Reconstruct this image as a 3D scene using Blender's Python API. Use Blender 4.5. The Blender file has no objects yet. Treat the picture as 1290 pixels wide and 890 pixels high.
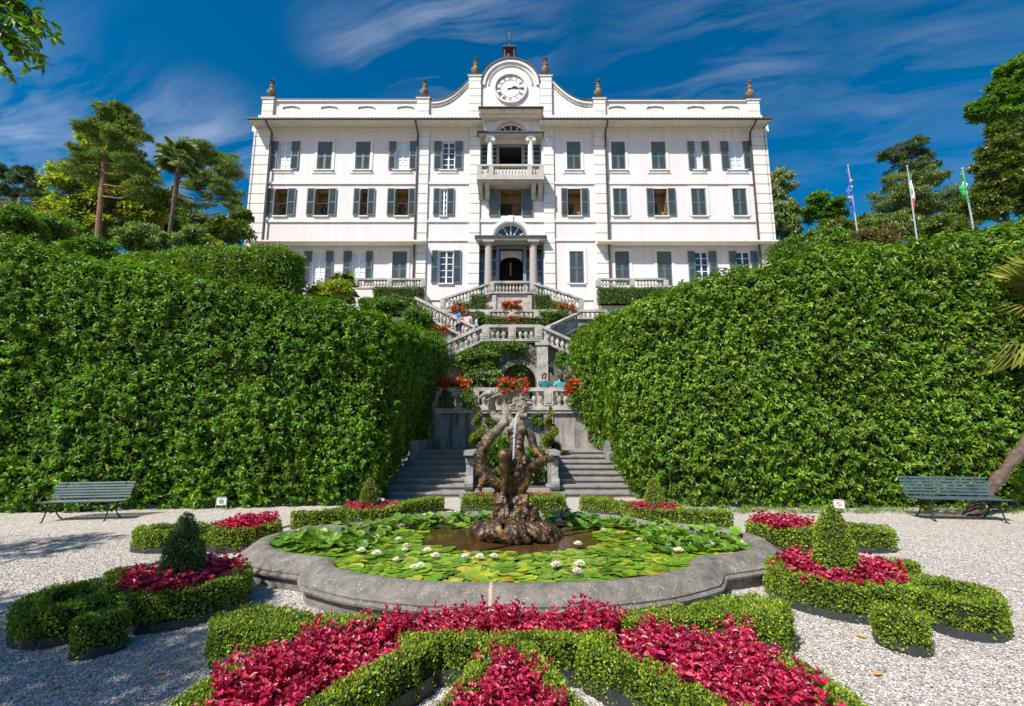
import bpy, math, random
import numpy as np
from mathutils import Vector, Matrix
random.seed(7)
rng = np.random.default_rng(11)
sc = bpy.context.scene
COL = sc.collection
PI = math.pi
R = math.radians
# ---------------------------------------------------------------- survey: the camera stands 1.7 m above the gravel
FPX, CXP, CYP, EYE = 600.0, 645.0, 445.0, 1.7
TILT = math.atan(95.0 / FPX)
def ray(x, y):
    a = (x - CXP) / FPX; b = (CYP - y) / FPX
    return a, math.cos(TILT) - b * math.sin(TILT), math.sin(TILT) + b * math.cos(TILT)
def P(x, y, Y):
    a, c, z = ray(x, y); s = Y / c
    return Vector((a * s, Y, EYE + z * s))
def G(x, y, z0=0.0):
    a, c, z = ray(x, y); s = (z0 - EYE) / z
    return Vector((a * s, c * s, z0))
SUN = Vector((0.55, 0.67, -1.0)).normalized()      # the way the sunlight travels

# ---------------------------------------------------------------- tags
def tag(o, label=None, cat=None, group=None, kind=None):
    if label: o['label'] = label
    if cat: o['category'] = cat
    if group: o['group'] = group
    if kind: o['kind'] = kind
    return o
def thing(name, label, cat, loc=(0, 0, 0), rz=0.0, group=None):
    o = bpy.data.objects.new(name, None); COL.objects.link(o)
    o.empty_display_size = 0.2
    o.location = loc; o.rotation_euler = (0, 0, rz)
    return tag(o, label, cat, group)
def link(name, me, parent=None, loc=None, rz=None):
    o = bpy.data.objects.new(name, me); COL.objects.link(o)
    if parent: o.parent = parent
    if loc is not None: o.location = loc
    if rz is not None: o.rotation_euler = (0, 0, rz)
    return o
def copy_tree(o, parent=None):
    c = o.copy(); COL.objects.link(c)
    if parent: c.parent = parent
    for ch in list(o.children): copy_tree(ch, c)
    return c

# ---------------------------------------------------------------- mesh builder
class MB:
    def __init__(s): s.v = []; s.f = []; s.m = []
    def add(s, vs, fs, mi=0):
        b = len(s.v); s.v += [tuple(p) for p in vs]
        for q in fs: s.f.append(tuple(b + i for i in q)); s.m.append(mi)
        return s
    def box(s, x0, x1, y0, y1, z0, z1, mi=0):
        return s.add([(x0,y0,z0),(x1,y0,z0),(x1,y1,z0),(x0,y1,z0),(x0,y0,z1),(x1,y0,z1),(x1,y1,z1),(x0,y1,z1)],
              [(0,3,2,1),(4,5,6,7),(0,1,5,4),(1,2,6,5),(2,3,7,6),(3,0,4,7)], mi)
    def obox(s, c, u, v, w, mi=0):                       # centre and three half-axis vectors
        c, u, v, w = map(Vector, (c, u, v, w)); vs = []
        for k in (-1, 1):
            for a, b in ((-1,-1),(1,-1),(1,1),(-1,1)): vs.append(c + u*a + v*b + w*k)
        return s.add(vs, [(0,3,2,1),(4,5,6,7),(0,1,5,4),(1,2,6,5),(2,3,7,6),(3,0,4,7)], mi)
    def tube(s, pts, rad, n=8, mi=0, caps=True):
        pts = [Vector(p) for p in pts]
        if not hasattr(rad, '__len__'): rad = [rad] * len(pts)
        vs = []; fs = []
        d0 = (pts[1] - pts[0]).normalized()
        u = d0.orthogonal().normalized()
        for i, p in enumerate(pts):
            d = (pts[min(i+1, len(pts)-1)] - pts[max(i-1, 0)]).normalized()
            u = (u - d * u.dot(d)).normalized(); w = d.cross(u)
            for k in range(n):
                a = 2*PI*k/n; vs.append(p + (u*math.cos(a) + w*math.sin(a)) * rad[i])
        for i in range(len(pts)-1):
            for k in range(n):
                fs.append((i*n+k, i*n+(k+1)%n, (i+1)*n+(k+1)%n, (i+1)*n+k))
        if caps:
            fs.append(tuple(range(n))[::-1]); fs.append(tuple((len(pts)-1)*n+k for k in range(n)))
        return s.add(vs, fs, mi)
    def cyl(s, p0, p1, r0, r1=None, n=10, mi=0): return s.tube([p0, p1], [r0, r0 if r1 is None else r1], n, mi)
    def lathe(s, prof, loc=(0,0,0), n=12, mi=0):
        vs = []; fs = []; L = len(prof)
        for r, z in prof:
            for k in range(n):
                a = 2*PI*k/n; vs.append((loc[0]+r*math.cos(a), loc[1]+r*math.sin(a), loc[2]+z))
        for i in range(L-1):
            for k in range(n): fs.append((i*n+k, i*n+(k+1)%n, (i+1)*n+(k+1)%n, (i+1)*n+k))
        fs.append(tuple(range(n))[::-1]); fs.append(tuple((L-1)*n+k for k in range(n)))
        return s.add(vs, fs, mi)
    def prism(s, poly, y0, y1, mi=0):                    # polygon in X,Z extruded along Y (poly anticlockwise seen from -Y)
        n = len(poly); vs = [(a, y0, b) for a, b in poly] + [(a, y1, b) for a, b in poly]
        fs = [tuple(range(n)), tuple(range(n, 2*n))[::-1]]
        for i in range(n):
            j = (i+1) % n; fs.append((j, i, n+i, n+j))
        return s.add(vs, fs, mi)
    def slab(s, poly, z0, z1, mi=0):                     # polygon in X,Y extruded along Z
        n = len(poly); vs = [(a, b, z0) for a, b in poly] + [(a, b, z1) for a, b in poly]
        fs = [tuple(range(n))[::-1], tuple(range(n, 2*n))]
        for i in range(n):
            j = (i+1) % n; fs.append((i, j, n+j, n+i))
        return s.add(vs, fs, mi)
    def ball(s, c, r, nu=10, nv=7, mi=0):
        if not hasattr(r, '__len__'): r = (r, r, r)
        vs = []; fs = []
        for j in range(nv+1):
            t = PI*j/nv
            for k in range(nu):
                a = 2*PI*k/nu
                vs.append((c[0]+r[0]*math.sin(t)*math.cos(a), c[1]+r[1]*math.sin(t)*math.sin(a), c[2]-r[2]*math.cos(t)))
        for j in range(nv):
            for k in range(nu): fs.append((j*nu+k, j*nu+(k+1)%nu, (j+1)*nu+(k+1)%nu, (j+1)*nu+k))
        return s.add(vs, fs, mi)
    def mesh(s, name, mats, smooth=True, ang=35):
        me = bpy.data.meshes.new(name)
        me.from_pydata(s.v, [], s.f)
        for m in (mats if isinstance(mats, (list, tuple)) else [mats]): me.materials.append(m)
        me.polygons.foreach_set('material_index', s.m)
        if smooth:
            me.polygons.foreach_set('use_smooth', [True]*len(me.polygons))
            me.set_sharp_from_angle(angle=R(ang))
        me.update()
        return me
    def build(s, name, mats, parent=None, loc=None, smooth=True, ang=35):
        return link(name, s.mesh(name, mats, smooth, ang), parent, loc)

# ---------------------------------------------------------------- numpy meshes for leaves
def np_mesh(name, groups, mats):
    """groups: (verts Nx3, faces MxK, material index, smooth)"""
    V = []; loops = []; starts = []; mi = []; sm = []; b = 0; ls = 0
    for v, f, m, s in groups:
        v = np.asarray(v, np.float32); f = np.asarray(f, np.int32)
        V.append(v); loops.append((f + b).ravel()); k = f.shape[1]
        starts.append(ls + np.arange(len(f), dtype=np.int32) * k)
        mi.append(np.full(len(f), m, np.int32)); sm.append(np.full(len(f), s, bool))
        b += len(v); ls += f.size
    V = np.concatenate(V); loops = np.concatenate(loops).astype(np.int32); starts = np.concatenate(starts).astype(np.int32)
    me = bpy.data.meshes.new(name)
    me.vertices.add(len(V)); me.vertices.foreach_set('co', V.ravel())
    me.loops.add(len(loops)); me.loops.foreach_set('vertex_index', loops)
    me.polygons.add(len(starts)); me.polygons.foreach_set('loop_start', starts)
    me.polygons.foreach_set('material_index', np.concatenate(mi))
    me.polygons.foreach_set('use_smooth', np.concatenate(sm))
    for m in (mats if isinstance(mats, (list, tuple)) else [mats]): me.materials.append(m)
    me.update(calc_edges=True); me.validate()
    return me
def nrmz(a): return a / np.maximum(np.linalg.norm(a, axis=-1, keepdims=True), 1e-9)
LEAF = {
 'dia': (np.array([(0,0,0),(.45,.5,.07),(1,0,-.06),(.45,-.5,.07)]), np.array([(0,1,2,3)])),
 'oval': (np.array([(0,0,0),(.33,.5,.09),(.72,.4,.07),(1,0,-.08),(.72,-.4,.07),(.33,-.5,.09)]), np.array([(0,1,2,3),(0,3,4,5)])),
 'blade': (np.array([(0,.12,0),(.5,.5,.12),(1,0,-.1),(.5,-.5,.12),(0,-.12,0)]), np.array([(0,1,2,3),(0,2,3,4)])),
}
def leaf_arrays(pos, axis, nrm, L, W, kind='dia'):
    T, F = LEAF[kind]
    axis = nrmz(axis); side = nrmz(np.cross(nrm, axis)); n2 = np.cross(axis, side)
    L = np.broadcast_to(np.asarray(L), (len(pos),))[:, None, None]; W = np.broadcast_to(np.asarray(W), (len(pos),))[:, None, None]
    V = pos[:, None] + axis[:, None]*T[None, :, 0:1]*L + side[:, None]*T[None, :, 1:2]*W + n2[:, None]*T[None, :, 2:3]*L
    k = len(T)
    Fa = (F[None] + (np.arange(len(pos))*k)[:, None, None]).reshape(-1, F.shape[1])
    return V.reshape(-1, 3), Fa
_K = rng.normal(size=(10, 3)); _PH = rng.uniform(0, 6.28, 10)
def noise3(p, scale):                                   # cheap smooth noise, about -1..1
    q = np.asarray(p) / scale
    return np.sin(q @ _K.T * 2.0 + _PH).sum(1) / 4.0
def rnd_dir(n): return nrmz(rng.normal(size=(n, 3)))
def sample_faces(V, F, n):
    V = np.asarray(V, float); F = np.asarray(F)
    if F.shape[1] == 4: T = np.concatenate([F[:, [0,1,2]], F[:, [0,2,3]]])
    else: T = F
    a, b, c = V[T[:,0]], V[T[:,1]], V[T[:,2]]
    cr = np.cross(b-a, c-a); ar = np.linalg.norm(cr, axis=1)
    idx = rng.choice(len(T), n, p=ar/ar.sum())
    r1 = np.sqrt(rng.random(n))[:, None]; r2 = rng.random(n)[:, None]
    return a[idx]*(1-r1) + b[idx]*r1*(1-r2) + c[idx]*r1*r2, nrmz(cr[idx]), ar.sum()/2
def core_area(V, F):
    return sample_faces(V, F, 1)[2]
def foliate(name, V, F, dens, L, W, mats, kind='dia', jit=.02, bump=.02, bscale=.2, hole=None, style='box', parent=None, shrink=.02, zmin=None):
    """a clipped hedge: a dark twiggy core just under a skin of separate leaves"""
    V = np.asarray(V, float); F = np.asarray(F)
    n = int(dens * core_area(V, F))
    p, nn, _ = sample_faces(V, F, n)
    d = noise3(p, bscale) * bump + noise3(p, bscale*.37) * bump*.5 + rng.normal(size=n)*jit
    if hole is not None:
        h = noise3(p*np.array([1,1,1.5]), hole[0]); d = np.where(h > hole[1], d - (h-hole[1])*hole[2], d)
    p = p + nn*d[:, None]
    if style == 'box':
        ax = nn*.8 + rnd_dir(n)*.9 + np.array([0,0,.25]); ln = rnd_dir(n) + nn*.6
    else:                                               # laurel: whorls of leaves round the tips of shoots that lean out and up
        k = 12; sh = nrmz(nn*.75 + np.array([0,0,.35]) + rnd_dir(n)*.45)
        p = np.repeat(p, k, 0); nn = np.repeat(nn, k, 0); sh = np.repeat(sh, k, 0); n = len(p)
        rad = rnd_dir(n); rad = nrmz(rad - sh*(rad*sh).sum(1, keepdims=True))
        p = p + sh*rng.uniform(-.13, .03, n)[:, None] + rad*rng.uniform(0, .05, n)[:, None]
        ax = sh*rng.uniform(.0, .7, n)[:, None] + rad + np.array([0,0,-.22]); ln = sh + np.array([0,0,.35]) + rnd_dir(n)*.35
        # a thin even scatter behind the shoots
        m2 = n//4; p2, n2_, _ = sample_faces(V, F, m2); p2 = p2 - n2_*rng.uniform(.03, .16, m2)[:, None]
        p = np.concatenate([p, p2]); ax = np.concatenate([ax, n2_*.4+rnd_dir(m2)]); ln = np.concatenate([ln, n2_+rnd_dir(m2)*.6]); n = len(p)
    l = L * rng.uniform(.65, 1.25, n); w = W * rng.uniform(.75, 1.2, n)
    lv, lf = leaf_arrays(p - nrmz(ax)*l[:, None]*.35, ax, ln, l, w, kind)
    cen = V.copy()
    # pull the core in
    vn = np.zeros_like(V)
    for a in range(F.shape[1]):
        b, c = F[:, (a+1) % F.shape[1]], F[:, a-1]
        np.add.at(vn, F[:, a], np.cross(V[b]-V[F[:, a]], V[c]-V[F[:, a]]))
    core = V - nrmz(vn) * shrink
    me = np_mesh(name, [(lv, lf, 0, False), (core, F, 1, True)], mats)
    return link(name, me, parent)
def catmull(pts, n=6, closed=False):
    pts = [np.array(p, float) for p in pts]; out = []; m = len(pts)
    rg = range(m) if closed else range(m-1)
    for i in rg:
        if closed: a, b, c, d = pts[i-1], pts[i], pts[(i+1) % m], pts[(i+2) % m]
        else: a, b, c, d = pts[max(i-1,0)], pts[i], pts[i+1], pts[min(i+2,m-1)]
        for k in range(n):
            t = k/n
            out.append(.5*((2*b) + (c-a)*t + (2*a-5*b+4*c-d)*t*t + (3*b-a-3*c+d)*t**3))
    if not closed: out.append(pts[-1])
    return np.array(out)
def band(path, w, h, z0=0.0, closed=False, wob=0.0, prof=None):
    """low hedge along a plan path; w may be a list; returns verts, quads"""
    path = np.asarray(path, float)[:, :2]; m = len(path)
    w = np.broadcast_to(np.asarray(w, float), (m,))
    if not closed:                                      # round the two ends
        seg = np.concatenate([[0], np.cumsum(np.linalg.norm(np.diff(path, axis=0), axis=1))]); Lt = seg[-1]
        r = min(float(w.mean())*.5, Lt*.45); tt = np.array([0, .04, .15, .35, .65, 1.0])*r
        s = np.unique(np.concatenate([tt, seg[(seg > r) & (seg < Lt-r)], Lt-tt]))
        wi = np.interp(s, seg, w); path = np.stack([np.interp(s, seg, path[:, k]) for k in (0, 1)], 1); m = len(path)
        e = np.minimum(s, Lt-s); w = wi*np.where(e < r, np.sqrt(np.clip(1-(1-e/r)**2, .012, 1)), 1.0)
    if prof is None: prof = [(-.5,0),(-.52,.45),(-.5,.88),(-.43,1),(.43,1),(.5,.88),(.52,.45),(.5,0)]
    k = len(prof); V = []
    for i in range(m):
        if closed: d = path[(i+1) % m]-path[i-1]
        else: d = path[min(i+1,m-1)]-path[max(i-1,0)]
        d = d/max(np.linalg.norm(d),1e-9); nrm = np.array([d[1], -d[0]])
        for a, b in prof:
            q = path[i]+nrm*a*w[i]; V.append((q[0], q[1], z0+b*h))
    F = []
    for i in range(m if closed else m-1):
        j = (i+1) % m
        for c in range(k-1): F.append((i*k+c, i*k+c+1, j*k+c+1, j*k+c))
    F = np.array(F)
    V = np.array(V)
    # orient outwards: top faces must look up
    a, b, c = V[F[:,0]], V[F[:,1]], V[F[:,2]]
    nz = np.cross(b-a, c-a)[:, 2]
    if nz.sum() < 0: F = F[:, ::-1]
    return V, F
def join_cores(cs):
    V = []; F = []; b = 0
    for v, f in cs: V.append(v); F.append(f+b); b += len(v)
    return np.concatenate(V), np.concatenate(F)
def in_poly(p, poly):
    x, y = p; c = False; n = len(poly)
    for i in range(n):
        x1, y1 = poly[i][:2]; x2, y2 = poly[i-1][:2]
        if (y1 > y) != (y2 > y) and x < (x2-x1)*(y-y1)/(y2-y1)+x1: c = not c
    return c
def scatter(poly, sp, tries=4000):
    xs = [q[0] for q in poly]; ys = [q[1] for q in poly]; out = []
    for _ in range(tries):
        p = (random.uniform(min(xs), max(xs)), random.uniform(min(ys), max(ys)))
        if in_poly(p, poly) and all((p[0]-q[0])**2+(p[1]-q[1])**2 > sp*sp for q in out): out.append(p)
    return out
# ---------------------------------------------------------------- materials
def new_mat(name):
    m = bpy.data.materials.new(name); m.use_nodes = True
    return m, m.node_tree, m.node_tree.nodes['Principled BSDF']
def nd(nt, typ, ins=None, **props):
    n = nt.nodes.new(typ)
    for k, v in props.items(): setattr(n, k, v)
    for k, v in (ins or {}).items():
        s = n.inputs[k]
        if isinstance(v, bpy.types.NodeSocket): nt.links.new(v, s)
        else: s.default_value = v
    return n
def ramp(nt, fac, stops, interp='LINEAR'):
    n = nt.nodes.new('ShaderNodeValToRGB'); cr = n.color_ramp; cr.interpolation = interp
    while len(cr.elements) < len(stops): cr.elements.new(.5)
    for e, (p, c) in zip(cr.elements, stops):
        e.position = p; e.color = (c[0], c[1], c[2], 1) if hasattr(c, '__len__') else (c, c, c, 1)
    nt.links.new(fac, n.inputs[0]); return n.outputs[0]
def mix(nt, fac, a, b, mode='MIX'):
    n = nt.nodes.new('ShaderNodeMix'); n.data_type = 'RGBA'; n.blend_type = mode
    for k, v in ((0, fac), (6, a), (7, b)):
        s = n.inputs[k]
        if isinstance(v, bpy.types.NodeSocket): nt.links.new(v, s)
        elif k == 0: s.default_value = v
        else: s.default_value = (v[0], v[1], v[2], 1)
    return n.outputs[2]
def wpos(nt): return nd(nt, 'ShaderNodeNewGeometry').outputs['Position']
def noise(nt, co, scale, detail=4, rough=.6, dist=0.0):
    return nd(nt, 'ShaderNodeTexNoise', {'Vector': co, 'Scale': scale, 'Detail': detail, 'Roughness': rough, 'Distortion': dist}).outputs[0]
def bump(nt, b, height, strength, dist=.01):
    n = nd(nt, 'ShaderNodeBump', {'Height': height, 'Strength': strength, 'Distance': dist})
    nt.links.new(n.outputs[0], b.inputs['Normal'])
def mapping(nt, co, scale=(1,1,1), rot=(0,0,0)):
    return nd(nt, 'ShaderNodeMapping', {'Vector': co, 'Scale': scale, 'Rotation': rot}).outputs[0]
def setc(nt, b, col):
    if isinstance(col, bpy.types.NodeSocket): nt.links.new(col, b.inputs['Base Color'])
    else: b.inputs['Base Color'].default_value = (*col, 1)

def m_plain(name, col, rough=.6, metal=0.0, var=.12, scale=3.0, bmp=0.0):
    m, nt, b = new_mat(name); co = wpos(nt)
    n = noise(nt, co, scale, 5)
    setc(nt, b, ramp(nt, n, [(.3, tuple(c*(1-var) for c in col)), (.7, tuple(min(1, c*(1+var)) for c in col))]))
    b.inputs['Roughness'].default_value = rough; b.inputs['Metallic'].default_value = metal
    if bmp: bump(nt, b, noise(nt, co, scale*12, 3), bmp, .004)
    return m
def m_plaster(name, col, streak=.12):
    m, nt, b = new_mat(name); co = wpos(nt)
    s = noise(nt, mapping(nt, co, (2.2, 2.2, .16)), 1.0, 6, .65)
    g = noise(nt, co, .35, 5, .6)
    c = mix(nt, ramp(nt, s, [(.45, 0), (.78, 1)]), col, tuple(x*(1-streak*1.8) for x in col))
    c = mix(nt, ramp(nt, g, [(.35, 0), (.75, .8)]), c, tuple(x*(1-streak*.7)*y for x, y in zip(col, (1, .97, .95))))
    setc(nt, b, c); b.inputs['Roughness'].default_value = .85
    bump(nt, b, noise(nt, co, 18, 4), .15, .01)
    return m
def m_stone(name, a, d, spots=.5, scale=1.0, warm=(.3,.22,.12), streak=0.0, bmp=.5, sharp=.14):
    """weathered stone: pale body, dark patches, lichen spots, fine grain"""
    m, nt, b = new_mat(name); co = wpos(nt)
    n1 = noise(nt, co, 2.2*scale, 8, .7, .4); n2 = noise(nt, co, 17*scale, 6, .75)
    c = mix(nt, ramp(nt, n1, [(.52-sharp, 0), (.52+sharp, 1)]), a, d)
    c = mix(nt, ramp(nt, n2, [(.35, .55), (.7, 0)]), c, tuple(x*.55 for x in d))
    if streak:
        s = noise(nt, mapping(nt, co, (3.5, 3.5, .28)), 1.0, 7, .7)
        c = mix(nt, ramp(nt, s, [(.44, 0), (.6, streak)]), c, (.035, .033, .03))
    v = nd(nt, 'ShaderNodeTexVoronoi', {'Vector': co, 'Scale': 14*scale}).outputs[0]
    v2 = noise(nt, co, 5*scale, 3)
    sp = nd(nt, 'ShaderNodeMath', {0: ramp(nt, v, [(.14, 1), (.30, 0)]), 1: ramp(nt, v2, [(.5, 0), (.62, spots)])}, operation='MULTIPLY').outputs[0]
    c = mix(nt, sp, c, (.62, .6, .54))
    w = noise(nt, co, 3.1*scale, 5, .6, 1.0)
    c = mix(nt, ramp(nt, w, [(.62, 0), (.75, .5)]), c, warm)
    setc(nt, b, c); b.inputs['Roughness'].default_value = .9
    bump(nt, b, noise(nt, co, 26*scale, 8, .7), bmp, .02)
    return m
def m_leaf(name, stops, rough=.4, trans=.3, tcol=None, spec=.5, clump=(.5, .75), cscale=1.2, objrnd=False):
    m, nt, b = new_mat(name)
    r = nd(nt, 'ShaderNodeNewGeometry').outputs['Random Per Island']
    if objrnd:
        o = nd(nt, 'ShaderNodeObjectInfo').outputs['Random']
        r = nd(nt, 'ShaderNodeMath', {0: nd(nt, 'ShaderNodeMath', {0: r, 1: o}, operation='ADD').outputs[0]}, operation='FRACT').outputs[0]
    c = ramp(nt, r, stops)
    n = noise(nt, wpos(nt), cscale, 3)
    k = ramp(nt, n, [(.35, clump[0]), (.65, 1.0)])
    c = mix(nt, 1.0, c, k, 'MULTIPLY')
    setc(nt, b, c); b.inputs['Roughness'].default_value = rough
    b.inputs['Specular IOR Level'].default_value = spec
    if trans:
        t = nd(nt, 'ShaderNodeBsdfTranslucent', {'Color': mix(nt, 1.0, c, tcol or (1.5, 1.7, .5), 'MULTIPLY')})
        ms = nd(nt, 'ShaderNodeMixShader', {0: trans, 1: b.outputs[0], 2: t.outputs[0]})
        nt.links.new(ms.outputs[0], nt.nodes['Material Output'].inputs['Surface'])
    return m

M = {}
M['plaster'] = m_plaster('pink_white_plaster', (.71, .65, .638), .12)
M['trim'] = m_plaster('white_plaster', (.71, .685, .645), .13)
M['soffit'] = m_plain('soffit_paint', (.74, .67, .57), .8)
M['shutter'] = m_plain('shutter_paint', (.088, .125, .142), .5, var=.2, scale=1.4)
M['greyblue'] = m_plain('grey_blue_woodwork', (.20, .27, .33), .5)
M['white'] = m_plain('white_window_paint', (.74, .75, .76), .5, var=.05)
M['curtain'] = m_plain('pale_blind', (.55, .60, .66), .5, var=.08)
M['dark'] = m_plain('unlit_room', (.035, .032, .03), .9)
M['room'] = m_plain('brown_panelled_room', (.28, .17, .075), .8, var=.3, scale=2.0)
M['iron'] = m_plain('dark_iron', (.018, .018, .019), .45, .3)
M['pipe'] = m_plain('brown_downpipe', (.06, .045, .04), .5)
M['tile'] = m_plain('roof_tile', (.22, .12, .075), .85, var=.4, scale=6)
M['bronze'] = m_plain('dark_roof_metal', (.05, .05, .05), .5)
M['granite'] = m_stone('pink_granite', (.50, .43, .39), (.36, .31, .29), .1, 3.0, bmp=.2)
M['clock'] = m_plain('clock_dial', (.78, .78, .75), .6, var=.04)
M['palestone'] = m_stone('pale_villa_stone', (.60, .57, .51), (.42, .39, .35), .1, 1.0, bmp=.2)
M['urnstone'] = m_stone('urn_stone', (.48, .38, .20), (.16, .12, .07), .2, 1.5)
M['glass'] = None
def glass():
    m, nt, b = new_mat('window_glass'); setc(nt, b, (.03, .04, .05))
    b.inputs['Roughness'].default_value = .06; b.inputs['Specular IOR Level'].default_value = .8
    bump(nt, b, noise(nt, wpos(nt), 1.2, 2), .08, .02); return m
M['glass'] = glass()
M['stone'] = m_stone('weathered_stone', (.40, .38, .35), (.15, .145, .14), .6, 1.0)
M['balstone'] = m_stone('balustrade_stone', (.62, .58, .52), (.24, .222, .195), .35, 1.0)
M['poolstone'] = m_stone('grey_granite_coping', (.36, .322, .27), (.125, .113, .098), 1.0, 2.6, bmp=1.0, sharp=.16)
M['stepstone'] = m_stone('step_stone', (.36, .335, .30), (.19, .18, .165), .3, 1.3)
M['wallstone'] = m_stone('stained_retaining_wall', (.46, .42, .39), (.28, .25, .235), .3, .8, streak=.85)
M['ivywall'] = m_stone('overgrown_wall', (.36, .34, .31), (.12, .115, .10), .3, 1.2, streak=.5)
def gravel():
    m, nt, b = new_mat('pale_gravel'); co = wpos(nt)
    v = nd(nt, 'ShaderNodeTexVoronoi', {'Vector': co, 'Scale': 44.0, 'Randomness': 1.0})
    v2 = nd(nt, 'ShaderNodeTexVoronoi', {'Vector': co, 'Scale': 90.0, 'Randomness': 1.0})
    sx = nd(nt, 'ShaderNodeSeparateColor', {0: v.outputs['Color']})
    c = ramp(nt, sx.outputs[0], [(0, (.17,.16,.15)), (.3, (.36,.34,.315)), (.6, (.48,.455,.425)), (.85, (.60,.575,.55)), (1, (.72,.70,.68))])
    s2 = nd(nt, 'ShaderNodeSeparateColor', {0: v2.outputs['Color']})
    c2 = ramp(nt, s2.outputs[1], [(0, (.2,.18,.165)), (.6, (.47,.44,.41)), (1, (.66,.63,.6))])
    c = mix(nt, .22, c, c2)
    g = noise(nt, co, .55, 6, .65)
    c = mix(nt, ramp(nt, g, [(.3, .42), (.6, 0)]), c, (.30, .265, .225))
    c = mix(nt, 1.0, c, (1.10, 1.03, .95), 'MULTIPLY'); setc(nt, b, c); b.inputs['Roughness'].default_value = .9
    h = nd(nt, 'ShaderNodeMath', {0: v.outputs['Distance'], 1: v2.outputs['Distance']}, operation='ADD').outputs[0]
    inv = nd(nt, 'ShaderNodeMath', {0: 1.0, 1: h}, operation='SUBTRACT').outputs[0]
    bump(nt, b, inv, .7, .016)
    return m
M['gravel'] = gravel()
def pebble():
    m, nt, b = new_mat('loose_pebble'); r = nd(nt, 'ShaderNodeNewGeometry').outputs['Random Per Island']
    setc(nt, b, ramp(nt, r, [(0, (.12,.11,.10)), (.3, (.30,.275,.245)), (.65, (.46,.43,.39)), (.9, (.60,.56,.51)), (1, (.72,.68,.63))])); b.inputs['Roughness'].default_value = .8
    return m
M['pebble'] = pebble()
M['soil'] = m_plain('dark_soil', (.05, .04, .03), .95, var=.4, scale=20, bmp=.5)
M['hill'] = m_plain('rough_grass_ground', (.06, .085, .025), .95, var=.4, scale=2)
M['edging'] = m_plain('black_metal_edging', (.03, .033, .036), .5, .0, var=.2, scale=8)
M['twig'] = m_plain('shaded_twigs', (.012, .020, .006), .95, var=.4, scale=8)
M['bark'] = m_plain('bark', (.10, .07, .05), .95, var=.45, scale=5, bmp=.6)
M['pinebark'] = m_plain('red_pine_bark', (.22, .115, .07), .95, var=.4, scale=5, bmp=.6)
M['palebark'] = m_plain('grey_bark', (.20, .19, .16), .9, var=.3, scale=4, bmp=.4)
g = lambda *c: c
M['laurel'] = m_leaf('laurel_leaf', [(0, (0.0615,0.1436,0.01)), (.45, (0.1199,0.2599,0.014)), (.8, (0.192,0.3625,0.022)), (.97, (0.3073,0.4925,0.04)), (1, (0.4609,0.4925,0.05))], .42, .30, spec=.35, clump=(.6, 1), cscale=.9)
M['laurel_r'] = m_leaf('beech_laurel_leaf', [(0, (0.0708,0.1476,0.012)), (.4, (0.1355,0.2664,0.016)), (.8, (0.2155,0.3758,0.026)), (.95, (0.3388,0.4919,0.045)), (1, (0.5544,0.5192,0.08))], .42, .30, spec=.38, clump=(.6, 1), cscale=.8)
M['box'] = m_leaf('box_leaf', [(0, (0.0804,0.1418,0.012)), (.5, (0.2066,0.3119,0.0192)), (.85, (0.3786,0.4914,0.0264)), (1, (0.5508,0.567,0.048))], .45, .3, clump=(.6, 1), cscale=5)
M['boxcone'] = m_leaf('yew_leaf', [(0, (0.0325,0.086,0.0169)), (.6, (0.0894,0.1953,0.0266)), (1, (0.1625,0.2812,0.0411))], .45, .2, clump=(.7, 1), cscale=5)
M['red'] = m_leaf('crimson_leaf', [(0, (0.12,0.006,0.0225)), (.22, (0.324,0.0096,0.0438)), (.6, (0.6,0.0192,0.0938)), (.9, (0.792,0.06,0.175)), (.96, (0.72,0.216,0.2125)), (1, (0.192,0.168,0.0375))], .38, .3, tcol=(1.6,.5,1.0), clump=(.75, 1), cscale=5, objrnd=True)
M['shrub'] = m_leaf('shrub_leaf', [(0, (0.066,0.1386,0.0224)), (.6, (0.18,0.315,0.0408)), (1, (0.375,0.504,0.0714))], .5, .3)
M['lime'] = m_leaf('yellow_green_leaf', [(0, (0.1125,0.1632,0.0185)), (.5, (0.2925,0.3648,0.0339)), (1, (0.6075,0.6144,0.0693))], .5, .35, cscale=.5)
M['ivy'] = m_leaf('ivy_leaf', [(0, (0.0554,0.1248,0.0169)), (.6, (0.1386,0.2704,0.0308)), (1, (0.3024,0.416,0.0539))], .45, .25)
M['pine'] = m_leaf('pine_needles', [(0, (0.0862,0.1417,0.0315)), (.6, (0.207,0.3001,0.0486)), (1, (0.3622,0.4669,0.0858))], .6, .2, cscale=.6, clump=(.55, 1))
M['cedar'] = m_leaf('cedar_needles', [(0, (0.0924,0.1485,0.0425)), (.6, (0.231,0.3105,0.0722)), (1, (0.4312,0.513,0.1275))], .6, .2, cscale=.6)
M['darkpine'] = m_leaf('dark_pine_needles', [(0, (0.0374,0.0818,0.0252)), (.6, (0.0915,0.1674,0.042)), (1, (0.208,0.2976,0.0784))], .6, .12, cscale=.6)
M['olive'] = m_leaf('olive_green_leaf', [(0, (0.0562,0.0884,0.0144)), (.5, (0.1313,0.1885,0.024)), (1, (0.2875,0.351,0.054))], .4, .25, cscale=.6)
M['bright'] = m_leaf('bright_green_leaf', [(0, (0.0575,0.132,0.012)), (.5, (0.1323,0.275,0.022)), (1, (0.2415,0.418,0.045))], .45, .35, cscale=.6)
M['pale'] = m_leaf('pale_green_leaf', [(0, (0.0935,0.165,0.0525)), (.6, (0.221,0.315,0.105)), (1, (0.391,0.48,0.18))], .5, .35, cscale=.6)
M['brownleaf'] = m_leaf('brownish_leaf', [(0, (0.119,0.08,0.028)), (.6, (0.221,0.16,0.049)), (1, (0.272,0.272,0.056))], .5, .3, cscale=.6)
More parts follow.
